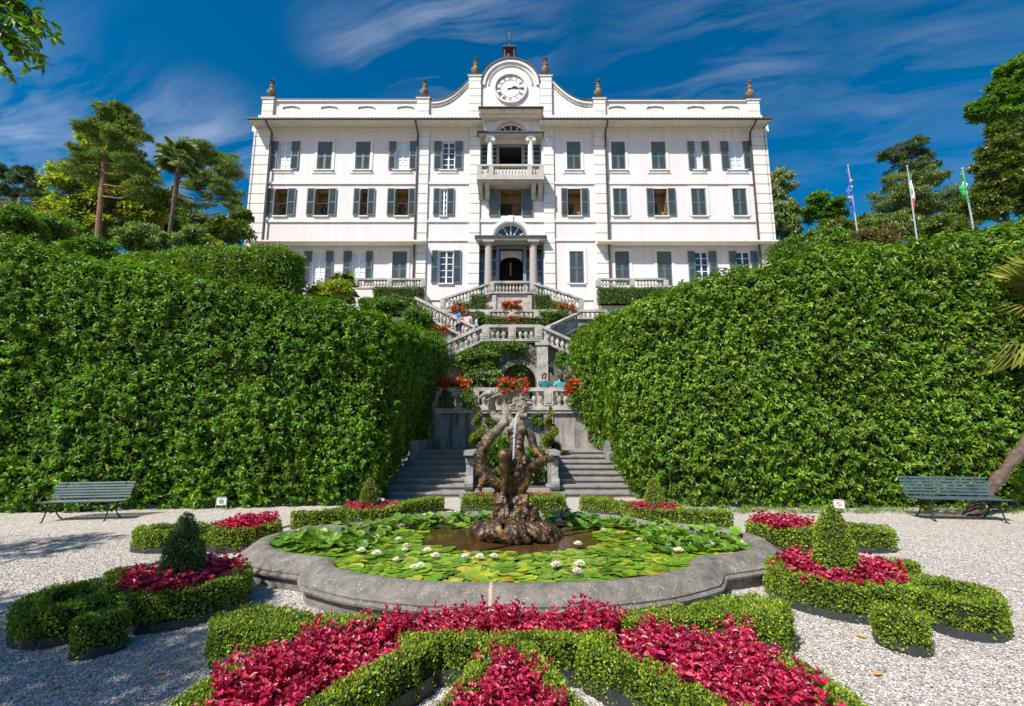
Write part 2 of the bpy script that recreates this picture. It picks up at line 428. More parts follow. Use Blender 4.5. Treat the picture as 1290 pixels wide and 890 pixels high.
M['palmbark'] = m_plain('palm_bark', (.10, .065, .05), .95, var=.55, scale=9, bmp=.9)
M['palm'] = m_leaf('palm_blade', [(0, (0.064,0.12,0.026)), (.6, (0.16,0.24,0.039)), (1, (0.352,0.375,0.078))], .4, .25)
M['palmyellow'] = m_leaf('yellow_palm_blade', [(0, (.16,.20,.035)), (.6, (.36,.38,.07)), (1, (.55,.48,.13))], .4, .3)
M['geranium'] = m_leaf('geranium_petal', [(0, (0.44,0.024,0.0096)), (.6, (0.726,0.06,0.0168)), (.9, (0.85,0.2,0.036)), (1, (0.85,0.4,0.24))], .5, .2, tcol=(1.2,.8,.8), clump=(.85,1))
M['lily'] = m_leaf('lily_pad', [(0, (0.0805,0.1782,0.018)), (.45, (0.1495,0.2916,0.024)), (.8, (0.253,0.3888,0.03)), (.93, (0.414,0.4536,0.04)), (.98, (0.575,0.4752,0.05)), (1, (0.483,0.216,0.03))], .28, .12, spec=.6, clump=(.75,1), cscale=1.2, objrnd=True)
M['lilyup'] = m_leaf('raised_lily_leaf', [(0, (0.072,0.165,0.018)), (.6, (0.144,0.286,0.028)), (1, (0.264,0.418,0.05))], .28, .22, spec=.6, clump=(.8,1), cscale=1.5, objrnd=True)
M['petal'] = m_plain('white_petal', (.82, .78, .66), .5, var=.04)
M['pinkpetal'] = m_plain('pink_petal', (.80, .58, .60), .5, var=.06)
M['stamen'] = m_plain('yellow_stamen', (.75, .50, .04), .6)
M['bench'] = m_plain('dark_green_blue_paint', (.055, .09, .094), .3, var=.25, scale=6)
M['skin'] = m_plain('skin', (.48, .27, .19), .6, var=.03)
M['hair'] = m_plain('brown_hair', (.05, .022, .014), .6)
def water():
    m, nt, b = new_mat('pond_water'); co = wpos(nt)
    n = noise(nt, co, 2.0, 4)
    setc(nt, b, ramp(nt, n, [(.3, (.035,.020,.006)), (.7, (.095,.052,.014))]))
    b.inputs['Roughness'].default_value = .04; b.inputs['Specular IOR Level'].default_value = .5
    bump(nt, b, noise(nt, co, 9, 3), .12, .02); return m
M['water'] = water()
def jet():
    m, nt, b = new_mat('falling_water'); setc(nt, b, (.85, .88, .9)); b.inputs['Roughness'].default_value = .08
    b.inputs['Transmission Weight'].default_value = .55; b.inputs['IOR'].default_value = 1.33
    bump(nt, b, noise(nt, wpos(nt), 40, 3), .6, .01); return m
M['jet'] = jet()
def statue_mat():
    m, nt, b = new_mat('wet_rust_stained_stone'); co = wpos(nt)
    z = nd(nt, 'ShaderNodeSeparateXYZ', {0: co}).outputs[2]
    n1 = noise(nt, co, 4.5, 7, .7, .5)
    za = nd(nt, 'ShaderNodeMath', {0: z, 1: nd(nt, 'ShaderNodeMath', {0: n1, 1: 1.1}, operation='MULTIPLY').outputs[0]}, operation='ADD').outputs[0]
    rust = ramp(nt, noise(nt, co, 9, 6, .7), [(.36, (.012,.008,.005)), (.50, (.045,.024,.010)), (.61, (.17,.08,.02)), (.74, (.36,.20,.055))])
    grey = ramp(nt, noise(nt, co, 7, 6, .7), [(.36, (.07,.055,.04)), (.62, (.36,.32,.25))])
    f = nd(nt, 'ShaderNodeMapRange', {'Value': za, 'From Min': 2.05, 'From Max': 2.5}).outputs[0]
    c = mix(nt, f, rust, grey)
    setc(nt, b, c)
    nt.links.new(ramp(nt, f, [(0, .38), (1, .85)]), b.inputs['Roughness'])
    bump(nt, b, noise(nt, co, 45, 6, .7), .5, .012); return m
M['statue'] = statue_mat()
# ---------------------------------------------------------------- camera, sky, sun
cam = bpy.data.cameras.new('camera'); co_ = bpy.data.objects.new('camera', cam); COL.objects.link(co_)
cam.sensor_width = 36; cam.lens = FPX*36/1290; cam.clip_end = 3000; cam.clip_start = .05
co_.location = (0, 0, EYE); co_.rotation_euler = (PI/2 + TILT, 0, 0)
sc.camera = co_
sd = bpy.data.lights.new('sun', 'SUN'); so = bpy.data.objects.new('sun', sd); COL.objects.link(so)
sd.energy = 4.3; sd.angle = R(.53); sd.color = (1, .955, .89)
so.rotation_euler = SUN.to_track_quat('-Z', 'Y').to_euler()
w = bpy.data.worlds.new('World'); sc.world = w; w.use_nodes = True
nt = w.node_tree; bg = nt.nodes['Background']
sky = nd(nt, 'ShaderNodeTexSky'); sky.sky_type = 'NISHITA'; sky.sun_disc = False
sky.sun_elevation = math.asin(-SUN.z); sky.sun_rotation = math.atan2(-SUN.x, -SUN.y)
sky.altitude = 400; sky.air_density = 1.0; sky.dust_density = 1.8; sky.ozone_density = 4.0
tc = nd(nt, 'ShaderNodeTexCoord').outputs['Generated']
sp = nd(nt, 'ShaderNodeSeparateXYZ', {0: tc})
zz = nd(nt, 'ShaderNodeMath', {0: sp.outputs[2], 1: .22}, operation='ADD').outputs[0]
dv = nd(nt, 'ShaderNodeVectorMath', {0: tc, 1: nd(nt, 'ShaderNodeCombineXYZ', {0: zz, 1: zz, 2: zz}).outputs[0]}, operation='DIVIDE').outputs[0]
flat = nd(nt, 'ShaderNodeVectorMath', {0: dv, 1: (1, 1, 0)}, operation='MULTIPLY').outputs[0]
def plane(x, y):
    a, c, z = ray(x, y); d = Vector((a, c, z)).normalized(); return Vector((d.x, d.y))/(d.z+.22)
dd = plane(690, 0)-plane(430, 80); ang = math.atan2(dd.y, dd.x)
wv = nd(nt, 'ShaderNodeMapping', {'Vector': flat, 'Rotation': (0, 0, -ang)}).outputs[0]
warp = nd(nt, 'ShaderNodeTexNoise', {'Vector': wv, 'Scale': 2.2, 'Detail': 3}).outputs['Color']
wv = nd(nt, 'ShaderNodeVectorMath', {0: wv, 1: nd(nt, 'ShaderNodeVectorMath', {0: warp, 1: (.22, .22, 0)}, operation='MULTIPLY').outputs[0]}, operation='ADD').outputs[0]
wv = nd(nt, 'ShaderNodeMapping', {'Vector': wv, 'Location': (2.3, .9, 0), 'Scale': (.8, 3.6, 1)}).outputs[0]
cir = noise(nt, wv, 2.0, 10, .62, .5)
def patch(x, y, r0, r1, k, sx=1.0, sz=1.0):               # a bank of cirrus anchored to a direction of the sky
    a, c, z = ray(x, y); d = Vector((a, c, z)).normalized()
    df = nd(nt, 'ShaderNodeVectorMath', {0: tc, 1: tuple(d)}, operation='SUBTRACT').outputs[0]
    df = nd(nt, 'ShaderNodeVectorMath', {0: df, 1: (sx, 1, sz)}, operation='MULTIPLY').outputs[0]
    ln = nd(nt, 'ShaderNodeVectorMath', {0: df}, operation='LENGTH').outputs[1]
    return nd(nt, 'ShaderNodeMapRange', {'Value': ln, 'From Min': r1, 'From Max': r0, 'To Min': 0.0, 'To Max': k}, interpolation_type='SMOOTHSTEP').outputs[0]
tot = None
for a in ((590, 40, .0, .24, 1.0, 1.0, 1.7), (470, 60, .0, .16, .7, 1.0, 2.0), (900, 70, .0, .30, .5, 1.0, 1.2), (1120, 130, .0, .26, .32, 1.0, 1.5), (60, 185, .0, .30, 1.0, 1.0, 1.6), (260, 185, .0, .20, .9, 1.0, 1.6), (1180, 40, .0, .26, .28, 1, 1.3), (-300, 120, .0, .5, .8, 1, 1.4), (1700, 120, .0, .5, .6, 1, 1.4)):
    p_ = patch(*a); tot = p_ if tot is None else nd(nt, 'ShaderNodeMath', {0: tot, 1: p_}, operation='MAXIMUM').outputs[0]
cl = nd(nt, 'ShaderNodeMath', {0: ramp(nt, cir, [(.44, 0), (.86, 1)]), 1: tot}, operation='MULTIPLY').outputs[0]
cl = nd(nt, 'ShaderNodeMath', {0: cl, 1: .62}, operation='MULTIPLY').outputs[0]
blue = nd(nt, 'ShaderNodeHueSaturation', {'Hue': .492, 'Saturation': 1.5, 'Value': .95, 'Color': sky.outputs[0]}).outputs[0]
skyc = mix(nt, cl, blue, (7.2, 7.5, 8.2))
nt.links.new(skyc, bg.inputs['Color']); bg.inputs['Strength'].default_value = .082
sc.view_settings.view_transform = 'Standard'; sc.view_settings.look = 'None'
sc.view_settings.exposure = .72; sc.view_settings.gamma = 1.0
sc.cycles.max_bounces = 6; sc.cycles.transparent_max_bounces = 4
sc.cycles.diffuse_bounces = 3; sc.cycles.glossy_bounces = 2; sc.cycles.transmission_bounces = 3

# ---------------------------------------------------------------- ground and hillside
def hill_z(x, y):
    ax = abs(x)
    if ax < 6: base = [(0, 0), (16.2, 0), (30, 7.5), (50, 9.2), (200, 22)]
    else: base = [(0, 0), (10.9, 0), (12.5, .6), (16, 2.6), (24, 6.6), (31, 9.3), (60, 13), (200, 30)]
    ys = [b[0] for b in base]; zs = [b[1] for b in base]
    return float(np.interp(y, ys, zs))
mb = MB(); mb.add([(-400, -60, 0), (400, -60, 0), (400, 600, 0), (-400, 600, 0)], [(0, 1, 2, 3)])
tag(mb.build('ground', M['gravel'], smooth=False), kind='structure')
def pebbles():                                          # loose stones on the near gravel
    n = 95000; y = 2.9+5.2*rng.random(n)**1.5; x = (rng.random(n)*2-1)*(y*1.12+.3)
    t = rng.uniform(0, 2*PI, n); r = rng.uniform(.005, .0105, n)
    base = np.array([(1,0,0),(.3,.8,.1),(-.6,.7,0),(-1,-.1,.1),(-.3,-.75,0),(.6,-.7,.1),(.1,.05,.75),(-.1,0,-.5)])
    F = np.array([(0,1,6),(1,2,6),(2,3,6),(3,4,6),(4,5,6),(5,0,6)])
    b = base[None]*rng.uniform(.7, 1.25, (n, 8, 3))*r[:, None, None]
    c, s_ = np.cos(t)[:, None], np.sin(t)[:, None]
    tl = rng.normal(size=(n, 2))*.25
    bx = b[:, :, 0]*c-b[:, :, 1]*s_; by = b[:, :, 0]*s_+b[:, :, 1]*c; bz = b[:, :, 2]+bx*tl[:, :1]+by*tl[:, 1:]
    V = np.stack([bx+x[:, None], by+y[:, None], bz+.004], 2).reshape(-1, 3)
    Fa = (F[None]+(np.arange(n)*8)[:, None, None]).reshape(-1, 3)
    return np_mesh('gravel_stones', [(V, Fa, 0, False)], [M['pebble']])
tag(link('gravel_stones', pebbles()), 'loose pale stones lying on the near gravel', 'gravel', kind='stuff')
xs = np.concatenate([np.linspace(-160, -14, 22), np.linspace(-13, 13, 27), np.linspace(14, 160, 22)])
ys = np.concatenate([np.linspace(10.6, 34, 40), np.linspace(36, 180, 24)])
V = np.array([(x, y, hill_z(x, y) - .03 - (3 if y < 10.8 else 0) + (.12*math.sin(x*1.3)*math.cos(y*.9) if abs(x) > 7 and y > 14 else 0)) for y in ys for x in xs])
nx = len(xs)
F = np.array([(j*nx+i, j*nx+i+1, (j+1)*nx+i+1, (j+1)*nx+i) for j in range(len(ys)-1) for i in range(nx-1)
              if not (abs((xs[i]+xs[i+1])/2) < 6 and ys[j+1] < 33)])
hl = link('hillside', np_mesh('hillside', [(V, F, 0, True)], [M['hill']])); tag(hl, kind='structure')
# ---------------------------------------------------------------- the villa (front wall at Y = 32)
YF = 32.0
def FX(x, y): return P(x, y, YF).x
def FZ(y): return P(645, y, YF).z
villa = thing('villa', 'large white villa with grey shutters and a clock gable at the top of the terraces', 'villa', (0, YF, 8.6))
def vb(mb, name, mats, parent=villa, smooth=True, ang=35):
    """vertices come in world coordinates, the part is stored relative to its parent"""
    o = mb.build(name, mats, None, smooth=smooth, ang=ang)
    return adopt(o, parent)
def worldpos(o):
    l = Vector(o.location)
    while o.parent: o = o.parent; l += Vector(o.location)
    return l
def adopt(o, parent):
    o.location = Vector(o.location) - worldpos(parent); o.parent = parent; return o
holes = []; ZB = 8.6; ZE = FZ(150) - .25
XL, XR = FX(317, 240), FX(968.5, 240)
S32 = (FX(700, 240) - FX(600, 240)) / 100            # metres per pixel at mid height
_wc = {}
def shutter_mesh(wd, ht, closed):
    key = (round(wd, 1), round(ht, 1), closed)
    if key in _wc: return _wc[key]
    wd, ht = key[0], key[1]
    mb = MB(); t = .045; fr = .07
    mb.box(-wd/2, -wd/2+fr, -t, 0, 0, ht); mb.box(wd/2-fr, wd/2, -t, 0, 0, ht)
    for z in (0, ht*.47, ht-fr): mb.box(-wd/2+fr, wd/2-fr, -t+.002, -.002, z, z+fr)
    for z0, z1 in ((fr, ht*.47), (ht*.47+fr, ht-fr)):
        n = max(3, int((z1-z0)/.085))
        for i in range(n):
            z = z0+(i+.5)*(z1-z0)/n
            mb.obox((0, -t*.5, z), (wd/2-fr, 0, 0), (0, .016, -.03), (0, .004, .004))
    mb.box(-wd/2+fr, wd/2-fr, -.006, -.003, fr, ht-fr)
    _wc[key] = mb.mesh('shutter', M['shutter'], smooth=False); return _wc[key]
_rc = {}
def rail_mesh(wd):
    key = round(wd, 1)
    if key in _rc: return _rc[key]
    mb = MB(); h = .95
    for z in (.06, h): mb.box(-key/2, key/2, -.02, .02, z-.02, z+.02)
    n = max(2, int(key/.32))
    for i in range(n):
        c = -key/2+(i+.5)*key/n; r = key/n*.46
        for s in (-1, 1):
            pts = [(c+s*r*math.cos(a)*(1-.25*k/14), 0, h/2+ .4*math.sin(a)*(1-.2*k/14)) for k, a in enumerate(np.linspace(-1.9, 2.2, 15))]
            mb.tube(pts, .016, 5)
        mb.cyl((c, 0, .06), (c, 0, h), .012, n=5)
    _rc[key] = mb.mesh('railing', M['iron']); return _rc[key]
def window(y0, y1, pl, pr, sl, sr, glaz, trim=True, rail=False, closed=False, one=None, sill=True):
    ym = (y0+y1)/2
    z1, z0 = FZ(y0), FZ(y1)
    x0, x1 = FX(pl, ym), FX(pr, ym)
    holes.append((x0, x1, z0, z1))
    mb = MB()
    # reveal and room box
    d = .9 if glaz == 'open' else .32
    mi = 3 if glaz == 'open' else 0
    e = .0
    mb.add([(x0,YF,z0),(x0,YF+d,z0),(x0,YF+d,z1),(x0,YF,z1)], [(0,1,2,3)], mi if d > .5 else 0)
    mb.add([(x1,YF,z0),(x1,YF+d,z0),(x1,YF+d,z1),(x1,YF,z1)], [(3,2,1,0)], mi if d > .5 else 0)
    mb.add([(x0,YF,z0),(x1,YF,z0),(x1,YF+d,z0),(x0,YF+d,z0)], [(0,1,2,3)], 0)
    mb.add([(x0,YF,z1),(x1,YF,z1),(x1,YF+d,z1),(x0,YF+d,z1)], [(3,2,1,0)], mi if d > .5 else 0)
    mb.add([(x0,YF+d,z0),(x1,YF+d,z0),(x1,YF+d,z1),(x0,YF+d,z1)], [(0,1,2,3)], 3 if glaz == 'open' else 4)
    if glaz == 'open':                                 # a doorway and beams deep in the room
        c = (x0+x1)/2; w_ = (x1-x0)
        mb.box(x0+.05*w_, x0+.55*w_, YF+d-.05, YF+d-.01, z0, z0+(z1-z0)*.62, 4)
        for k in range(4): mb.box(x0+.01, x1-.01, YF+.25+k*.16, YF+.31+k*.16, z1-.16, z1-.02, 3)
    if trim:
        b = .20; t = .05
        mb.box(x0-b, x0, YF-t, YF-.002, z0-.02, z1+b, 0); mb.box(x1, x1+b, YF-t, YF-.002, z0-.02, z1+b, 0)
        mb.box(x0, x1, YF-t, YF-.002, z1, z1+b, 0)
    fr = .06
    if glaz in ('white', 'grid', 'part'):
        y_ = YF+.16
        for a, b_, c_, d_ in ((x0, x0+fr, z0, z1), (x1-fr, x1, z0, z1)): mb.box(a, b_, y_-.04, y_+.03, c_, d_, 1)
        mb.box(x0+fr, x1-fr, y_-.04, y_+.03, z0, z0+fr, 1); mb.box(x0+fr, x1-fr, y_-.04, y_+.03, z1-fr, z1, 1)
        c = (x0+x1)/2; mb.box(c-.05, c+.05, y_-.045, y_+.03, z0+fr, z1-fr, 1)
        nz = 5
        for i in range(1, nz):
            z = z0+(z1-z0)*i/nz
            mb.box(x0+fr, c-.05, y_-.035, y_+.02, z-.022, z+.022, 1); mb.box(c+.05, x1-fr, y_-.035, y_+.02, z-.022, z+.022, 1)
    o = vb(mb, 'window', [M['trim'], M['white'], M['shutter'], M['room'], M['dark']], smooth=False)
    if glaz in ('white', 'grid', 'part'):
        p = MB(); p.box(x0+.02, x1-.02, YF+.155, YF+.175, z0+.02, z1-.02)
        vb(p, 'pane', M['curtain'] if glaz == 'white' else M['glass'], o, smooth=False)
        if glaz == 'white':
            pass
    wp = worldpos(o)
    def sh(xa, xb, inset):
        s = link('shutter', shutter_mesh(xb-xa, z1-z0, 0), o)
        s.location = Vector(((xa+xb)/2, YF-.055 if not inset else YF+.05, z0)) - wp
        s.scale = ((xb-xa)/round(xb-xa, 1), 1, (z1-z0)/round(z1-z0, 1))
    if closed:
        c = (x0+x1)/2; sh(x0+.01, c-.008, True); sh(c+.008, x1-.01, True)
        if one == 'base': pass
    else:
        if sl is not None: sh(FX(sl, ym), x0-.015, False)
        if sr is not None: sh(x1+.015, FX(sr, ym), False)
    if rail:
        r = link('railing', rail_mesh(x1-x0), o); r.location = Vector(((x0+x1)/2, YF+.08, z0)) - wp
        r.scale = ((x1-x0)/round(x1-x0, 1), 1, 1)
    if sill:
        s = MB(); ex = .2 if y0 < 200 else .06
        s.box(x0-ex, x1+ex, YF-.13, YF-.0021, z0-.10, z0-.025)
        if y0 < 200: s.box(x0-ex+.1, x1+ex-.1, YF-.06, YF-.0021, z0-.26, z0-.101); s.box(x0-ex-.12, x1+ex+.12, YF-.05, YF-.0022, z0-.30, z0-.261)
        vb(s, 'sill', M['trim'], o, smooth=False)
# top storey
T0, T1 = 179, 214
for pl, pr, sl, sr, gz in ((350,367,340,377,'white'),(499,516,490,525,'white'),(557,573,547,583,'grid'),(918,936,908,945,'white')):
    window(T0, T1, pl, pr, sl, sr, gz, trim=False)
window(T0, T1, 875, 884, 866.5, 893.5, 'white', trim=False)
for pl, pr in ((400,418.5),(448,466.5),(714,731.5),(770,787.5),(820.5,838.5)): window(T0, T1, pl, pr, None, None, 'shut', closed=True)
# middle storey
B0, B1 = 238, 272
for pl, pr, sl, sr in ((346,362,335.5,372.5),(397,414,387,424),(454,463,445.5,472.5),(498,514.5,488,523.5),(715.5,732,707,741.5),(824,841,814.5,851)):
    window(B0, B1, pl, pr, sl, sr, 'open', trim=False, rail=True)
window(B0, B1, 555, 563, 546, 572.5, 'grid', trim=False)
for pl, pr in ((772.5,790.5),(871,889.5),(923,941)): window(B0, B1, pl, pr, None, None, 'shut', closed=True)
window(237, 273, 630, 657, 616, 671, 'open', trim=False, rail=True, sill=False)
# lowest storey
for pl, pr, sl, sr, gz in ((393,410,383,419.5,'white'),(443,460.5,432.5,469,'white'),(876,893,867,903,'grid'),(928,946,919,955,'grid')):
    window(317, 358, pl, pr, sl, sr, gz, trim=False, sill=False)
window(316, 357, 553, 571, 543.5, 581, 'grid', trim=False)
window(317, 357, 717.5, 735.5, None, None, 'shut', closed=True)
for pl, pr in ((494,512.5),(775,793),(828,846.5)): window(317, 360, pl, pr, None, None, 'shut', closed=True, sill=False)
# central openings: loggia above, entrance below
LG = (FX(605, 190), FX(682, 190), FZ(214), FZ(176)); EN = (FX(602, 330), FX(685, 330), 9.75, FZ(306))
cxv = (LG[0]+LG[1])/2
ra1, ra2 = 24*S32*1.02, 24.5*S32*.98
AR1 = (cxv-ra1-.6, cxv+ra1+.6, FZ(172.5), FZ(172.5)+ra1+.35); AR2 = (cxv-ra2-.6, cxv+ra2+.6, FZ(301), FZ(301)+ra2+.35)
holes += [LG, EN, AR1, AR2]
# front wall: a grid of cells with the openings left out
xc = sorted({XL, XR, *[h[0] for h in holes], *[h[1] for h in holes]}); zc = sorted({ZB, ZE, *[h[2] for h in holes], *[h[3] for h in holes]})
mb = MB()
for i in range(len(xc)-1):
    for j in range(len(zc)-1):
        a, b = (xc[i]+xc[i+1])/2, (zc[j]+zc[j+1])/2
        if any(h[0] < a < h[1] and h[2] < b < h[3] for h in holes): continue
        mb.add([(xc[i],YF,zc[j]),(xc[i+1],YF,zc[j]),(xc[i+1],YF,zc[j+1]),(xc[i],YF,zc[j+1])], [(0,1,2,3)])
for A, r in ((AR1, ra1*.86), (AR2, ra2*.86)):          # wall round each arch
    c = (A[0]+A[1])/2
    arc = [(c-r*math.cos(t), A[2]+r*math.sin(t)) for t in np.linspace(0, PI, 25)]
    for k in range(24):
        (xa, za), (xb, zb) = arc[k], arc[k+1]
        mb.add([(xa,YF,za),(xb,YF,zb),(xb,YF,A[3]),(xa,YF,A[3])], [(0,1,2,3)])
        mb.add([(xa,YF,za),(xb,YF,zb),(xb,YF+.35,zb),(xa,YF+.35,za)], [(0,3,2,1)])
    for xa, xb in ((A[0], c-r), (c+r, A[1])): mb.add([(xa,YF,A[2]),(xb,YF,A[2]),(xb,YF,A[3]),(xa,YF,A[3])], [(0,1,2,3)])
DB = 17.0
mb.add([(XL,YF,ZB),(XL,YF+DB,ZB),(XL,YF+DB,ZE),(XL,YF,ZE)], [(3,2,1,0)]); mb.add([(XR,YF,ZB),(XR,YF+DB,ZB),(XR,YF+DB,ZE),(XR,YF,ZE)], [(0,1,2,3)])
mb.add([(XL,YF+DB,ZB),(XR,YF+DB,ZB),(XR,YF+DB,ZE),(XL,YF+DB,ZE)], [(3,2,1,0)])
vb(mb, 'wall', M['plaster'], smooth=False)
# fanlights
for A, r in ((AR1, ra1*.86), (AR2, ra2*.86)):
    c = (A[0]+A[1])/2; z = A[2]
    fm = MB()
    arc = [(c+r*math.cos(t), z+r*math.sin(t)) for t in np.linspace(0, PI, 25)]
    fm.add([(x_, YF+.34, z_) for x_, z_ in arc], [tuple(range(25))], 1)
    for t in np.linspace(0, PI, 7)[1:-1]:
        d = Vector((math.cos(t), 0, math.sin(t))); q = Vector((-math.sin(t), 0, math.cos(t)))
        fm.obox(Vector((c, YF+.30, z))+d*r*.57, d*r*.43, q*.028, Vector((0,.025,0)), 0)
    ring = [(c+r*.17*math.cos(t), YF+.3, z+r*.17*math.sin(t)) for t in np.linspace(0, PI, 9)]; fm.tube(ring, .03, 5)
    ring = [(c+r*.97*math.cos(t), YF+.3, z+r*.97*math.sin(t)) for t in np.linspace(0, PI, 25)]; fm.tube(ring, .05, 5)
    vb(fm, 'fanlight', [M['white'], M['glass']], smooth=False)
    am = MB()                                          # raised band round the arch, with a keystone
    for k in range(24):
        t0, t1 = PI*k/24, PI*(k+1)/24
        for ro, ri, y_ in ((r+.36, r+.02, YF-.07), (r+.24, r+.1, YF-.11)):
            pl = [(c+ri*math.cos(t0), z+ri*math.sin(t0)), (c+ro*math.cos(t0), z+ro*math.sin(t0)), (c+ro*math.cos(t1), z+ro*math.sin(t1)), (c+ri*math.cos(t1), z+ri*math.sin(t1))]
            am.prism(pl, y_, YF-.002)
    am.prism([(c-.14, z+r), (c+.14, z+r), (c+.2, z+r+.5), (c-.2, z+r+.5)], YF-.17, YF-.003)
    vb(am, 'arch_band', M['trim'], smooth=False)
# rusticated strips
for xl, xr in ((317.5,335),(525.5,539),(591,604.5),(685,698),(749,763.5),(951.5,968)):
    xa, xb = FX(xl, 250), FX(xr, 250)
    mb = MB(); z = ZB; hh = 13.0*S32
    mb.box(xa+.03, xb-.03, YF-.10, YF-.003, ZB, ZE)
    while z < FZ(166):
        mb.box(xa, xb, YF-.15, YF-.101, z+.07, min(z+hh, FZ(166))); z += hh
    if xl < 320 or xl > 940:                           # the corner strips turn round the side
        s = -1 if xl < 400 else 1; X0 = XL if s < 0 else XR; z = ZB
        while z < FZ(166):
            a, b = sorted((X0+s*.003, X0+s*.12)); mb.box(a, b, YF-.15, YF+.9, z+.07, min(z+hh, FZ(166))); z += hh
    vb(mb, 'pilaster', M['trim'], smooth=False)
# string courses and the frieze under the eaves
for y, h, xl, xr in ((231.5, .16, 335, 604), (231.5, .16, 685, 951), (279, .2, 335, 590), (279, .2, 604.5, 685), (279, .2, 698, 951), (303, .16, 539, 590), (303, .16, 698, 749), (377, .2, 536, 756), (165, .22, 318, 604), (165, .22, 685, 968)):
    mb = MB(); mb.box(FX(xl, y)+.01, FX(xr, y)-.01, YF-.09, YF-.0025, FZ(y)-h/2, FZ(y)+h/2); 
    if y == 165: mb.box(FX(xl, y)+.012, FX(xr, y)-.012, YF-.06, YF-.0026, FZ(y)+h/2, FZ(y)+h/2+.5)
    vb(mb, 'string_course', M['trim'], smooth=False)
# eaves: sloping soffit, gutter edge, roof tiles
OV = 1.15; ze = FZ(150) - .1
ZS = P(645, 151.5, YF-OV).z
def eave(x0, x1, ov, zf, zw, side=True, back=DB, y0=YF, ovx=(0, 0), ends=None):
    ends = ends or ((1, 1) if side else (0, 0))
    mb = MB(); t = .10
    xa, xb = (x0-ovx[0] if ends[0] else x0), (x1+ovx[1] if ends[1] else x1)
    f = [(xa, y0-ov, zf), (xb, y0-ov, zf), (x1, y0-.0, zw), (x0, y0-.0, zw)]
    mb.add(f, [(0,3,2,1)], 0)
    mb.add([(xa, y0-ov, zf), (xb, y0-ov, zf), (xb, y0-ov, zf+t), (xa, y0-ov, zf+t)], [(0,1,2,3)], 1)
    mb.add([(xa, y0-ov, zf+t), (xb, y0-ov, zf+t), (x1, y0+.35, zf+t+.42), (x0, y0+.35, zf+t+.42)], [(0,1,2,3)], 2)
    for en, (s, X0, X1) in zip(ends, ((-1, xa, x0), (1, xb, x1))):
        if en:
            q = [(X0, y0-ov, zf), (X0, y0+back, zf), (X1, y0+back, zw), (X1, y0, zw)]
            mb.add(q, [(0,1,2,3)], 0)
            mb.add([(X0, y0-ov, zf), (X0, y0+back, zf), (X0, y0+back, zf+t), (X0, y0-ov, zf+t)], [(0,1,2,3)], 1)
            mb.add([(X0, y0-ov, zf+t), (X0, y0+back, zf+t), (X1, y0+back, zf+t+.42), (X1, y0+.35, zf+t+.42)], [(0,1,2,3)], 2)
        else:
            X = X1; mb.add([(X, y0-ov, zf), (X, y0-ov, zf+t), (X, y0+.35, zf+t+.42), (X, y0+.35, zw)], [(0,1,2,3)], 0)
    return mb
OVX = (XL-P(313, 148, YF-OV).x, P(971.5, 148, YF-OV).x-XR)
XM0, XM1 = FX(608.5, 150), FX(680, 150)
em = eave(XL, XM0, OV, ZS, ZS+.14, ovx=OVX, ends=(1, 0)); e2_ = eave(XM1, XR, OV, ZS, ZS+.14, ovx=OVX, ends=(0, 1)); em.add(e2_.v, []); b_ = len(em.v)-len(e2_.v)
for f_, m_ in zip(e2_.f, e2_.m): em.f.append(tuple(b_+i for i in f_)); em.m.append(m_)
n = 150
for i in range(n):                                     # tile ends along the gutter
    x = XL-OVX[0]+.1+(XR-XL+OVX[0]+OVX[1]-.2)*i/(n-1)
    if not (XM0 < x < XM1): em.tube([(x, YF-OV-.02, ZS+.16), (x, YF+.2, ZS+.56)], [.06, .06], 6, 2)
em.tube([(XL-OVX[0]-.02, YF-OV-.07, ZS+.05), (XM0, YF-OV-.07, ZS+.05)], .075, 8, 1); em.tube([(XM1, YF-OV-.07, ZS+.05), (XR+OVX[1]+.02, YF-OV-.07, ZS+.05)], .075, 8, 1)
vb(em, 'eaves', [M['soffit'], M['bronze'], M['tile']], smooth=False)
# roof body behind the parapet
mb = MB(); zr = ZS+.5
mb.add([(XL,YF+.6,zr),(XR,YF+.6,zr),(XR,YF+DB,zr),(XL,YF+DB,zr),(XL+7,YF+8,zr+1.1),(XR-7,YF+8,zr+1.1)], [(0,1,5,4),(1,2,5),(2,3,4,5),(3,0,4)])
vb(mb, 'roof', M['tile'], smooth=False)
# attic parapet, pedestals, swooping gable
YA = YF+.25; 
def AX(x, y): return P(x, y, YA).x
def AZ(y): return P(645, y, YA).z
zlo = ZS+.3; zp = AZ(127)
for xl, xr in ((334, 545), (741, 952)):
    mb = MB()
    mb.box(AX(xl, 136), AX(xr, 136), YA, YA+.5, zlo, zp-.12, 0)
    mb.box(AX(xl, 136)-.05, AX(xr, 136)+.05, YA-.12, YA+.62, zp-.12, zp, 0)
    mb.box(AX(xl, 136)-.08, AX(xr, 136)+.08, YA-.15, YA+.65, zp, zp+.05, 1)
    for cx_ in ((367, 415, 462, 511) if xl < 400 else (777, 825, 876, 920)):   # small hood mouldings
        c = AX(cx_, 135); z = AZ(135.5)
        mb.tube([(c-.62, YA-.03, z-.1), (c-.5, YA-.03, z), (c, YA-.03, z+.06), (c+.5, YA-.03, z), (c+.62, YA-.03, z-.1)], .05, 6, 2)
    vb(mb, 'parapet', [M['trim'], M['bronze'], M['balstone']], smooth=False)
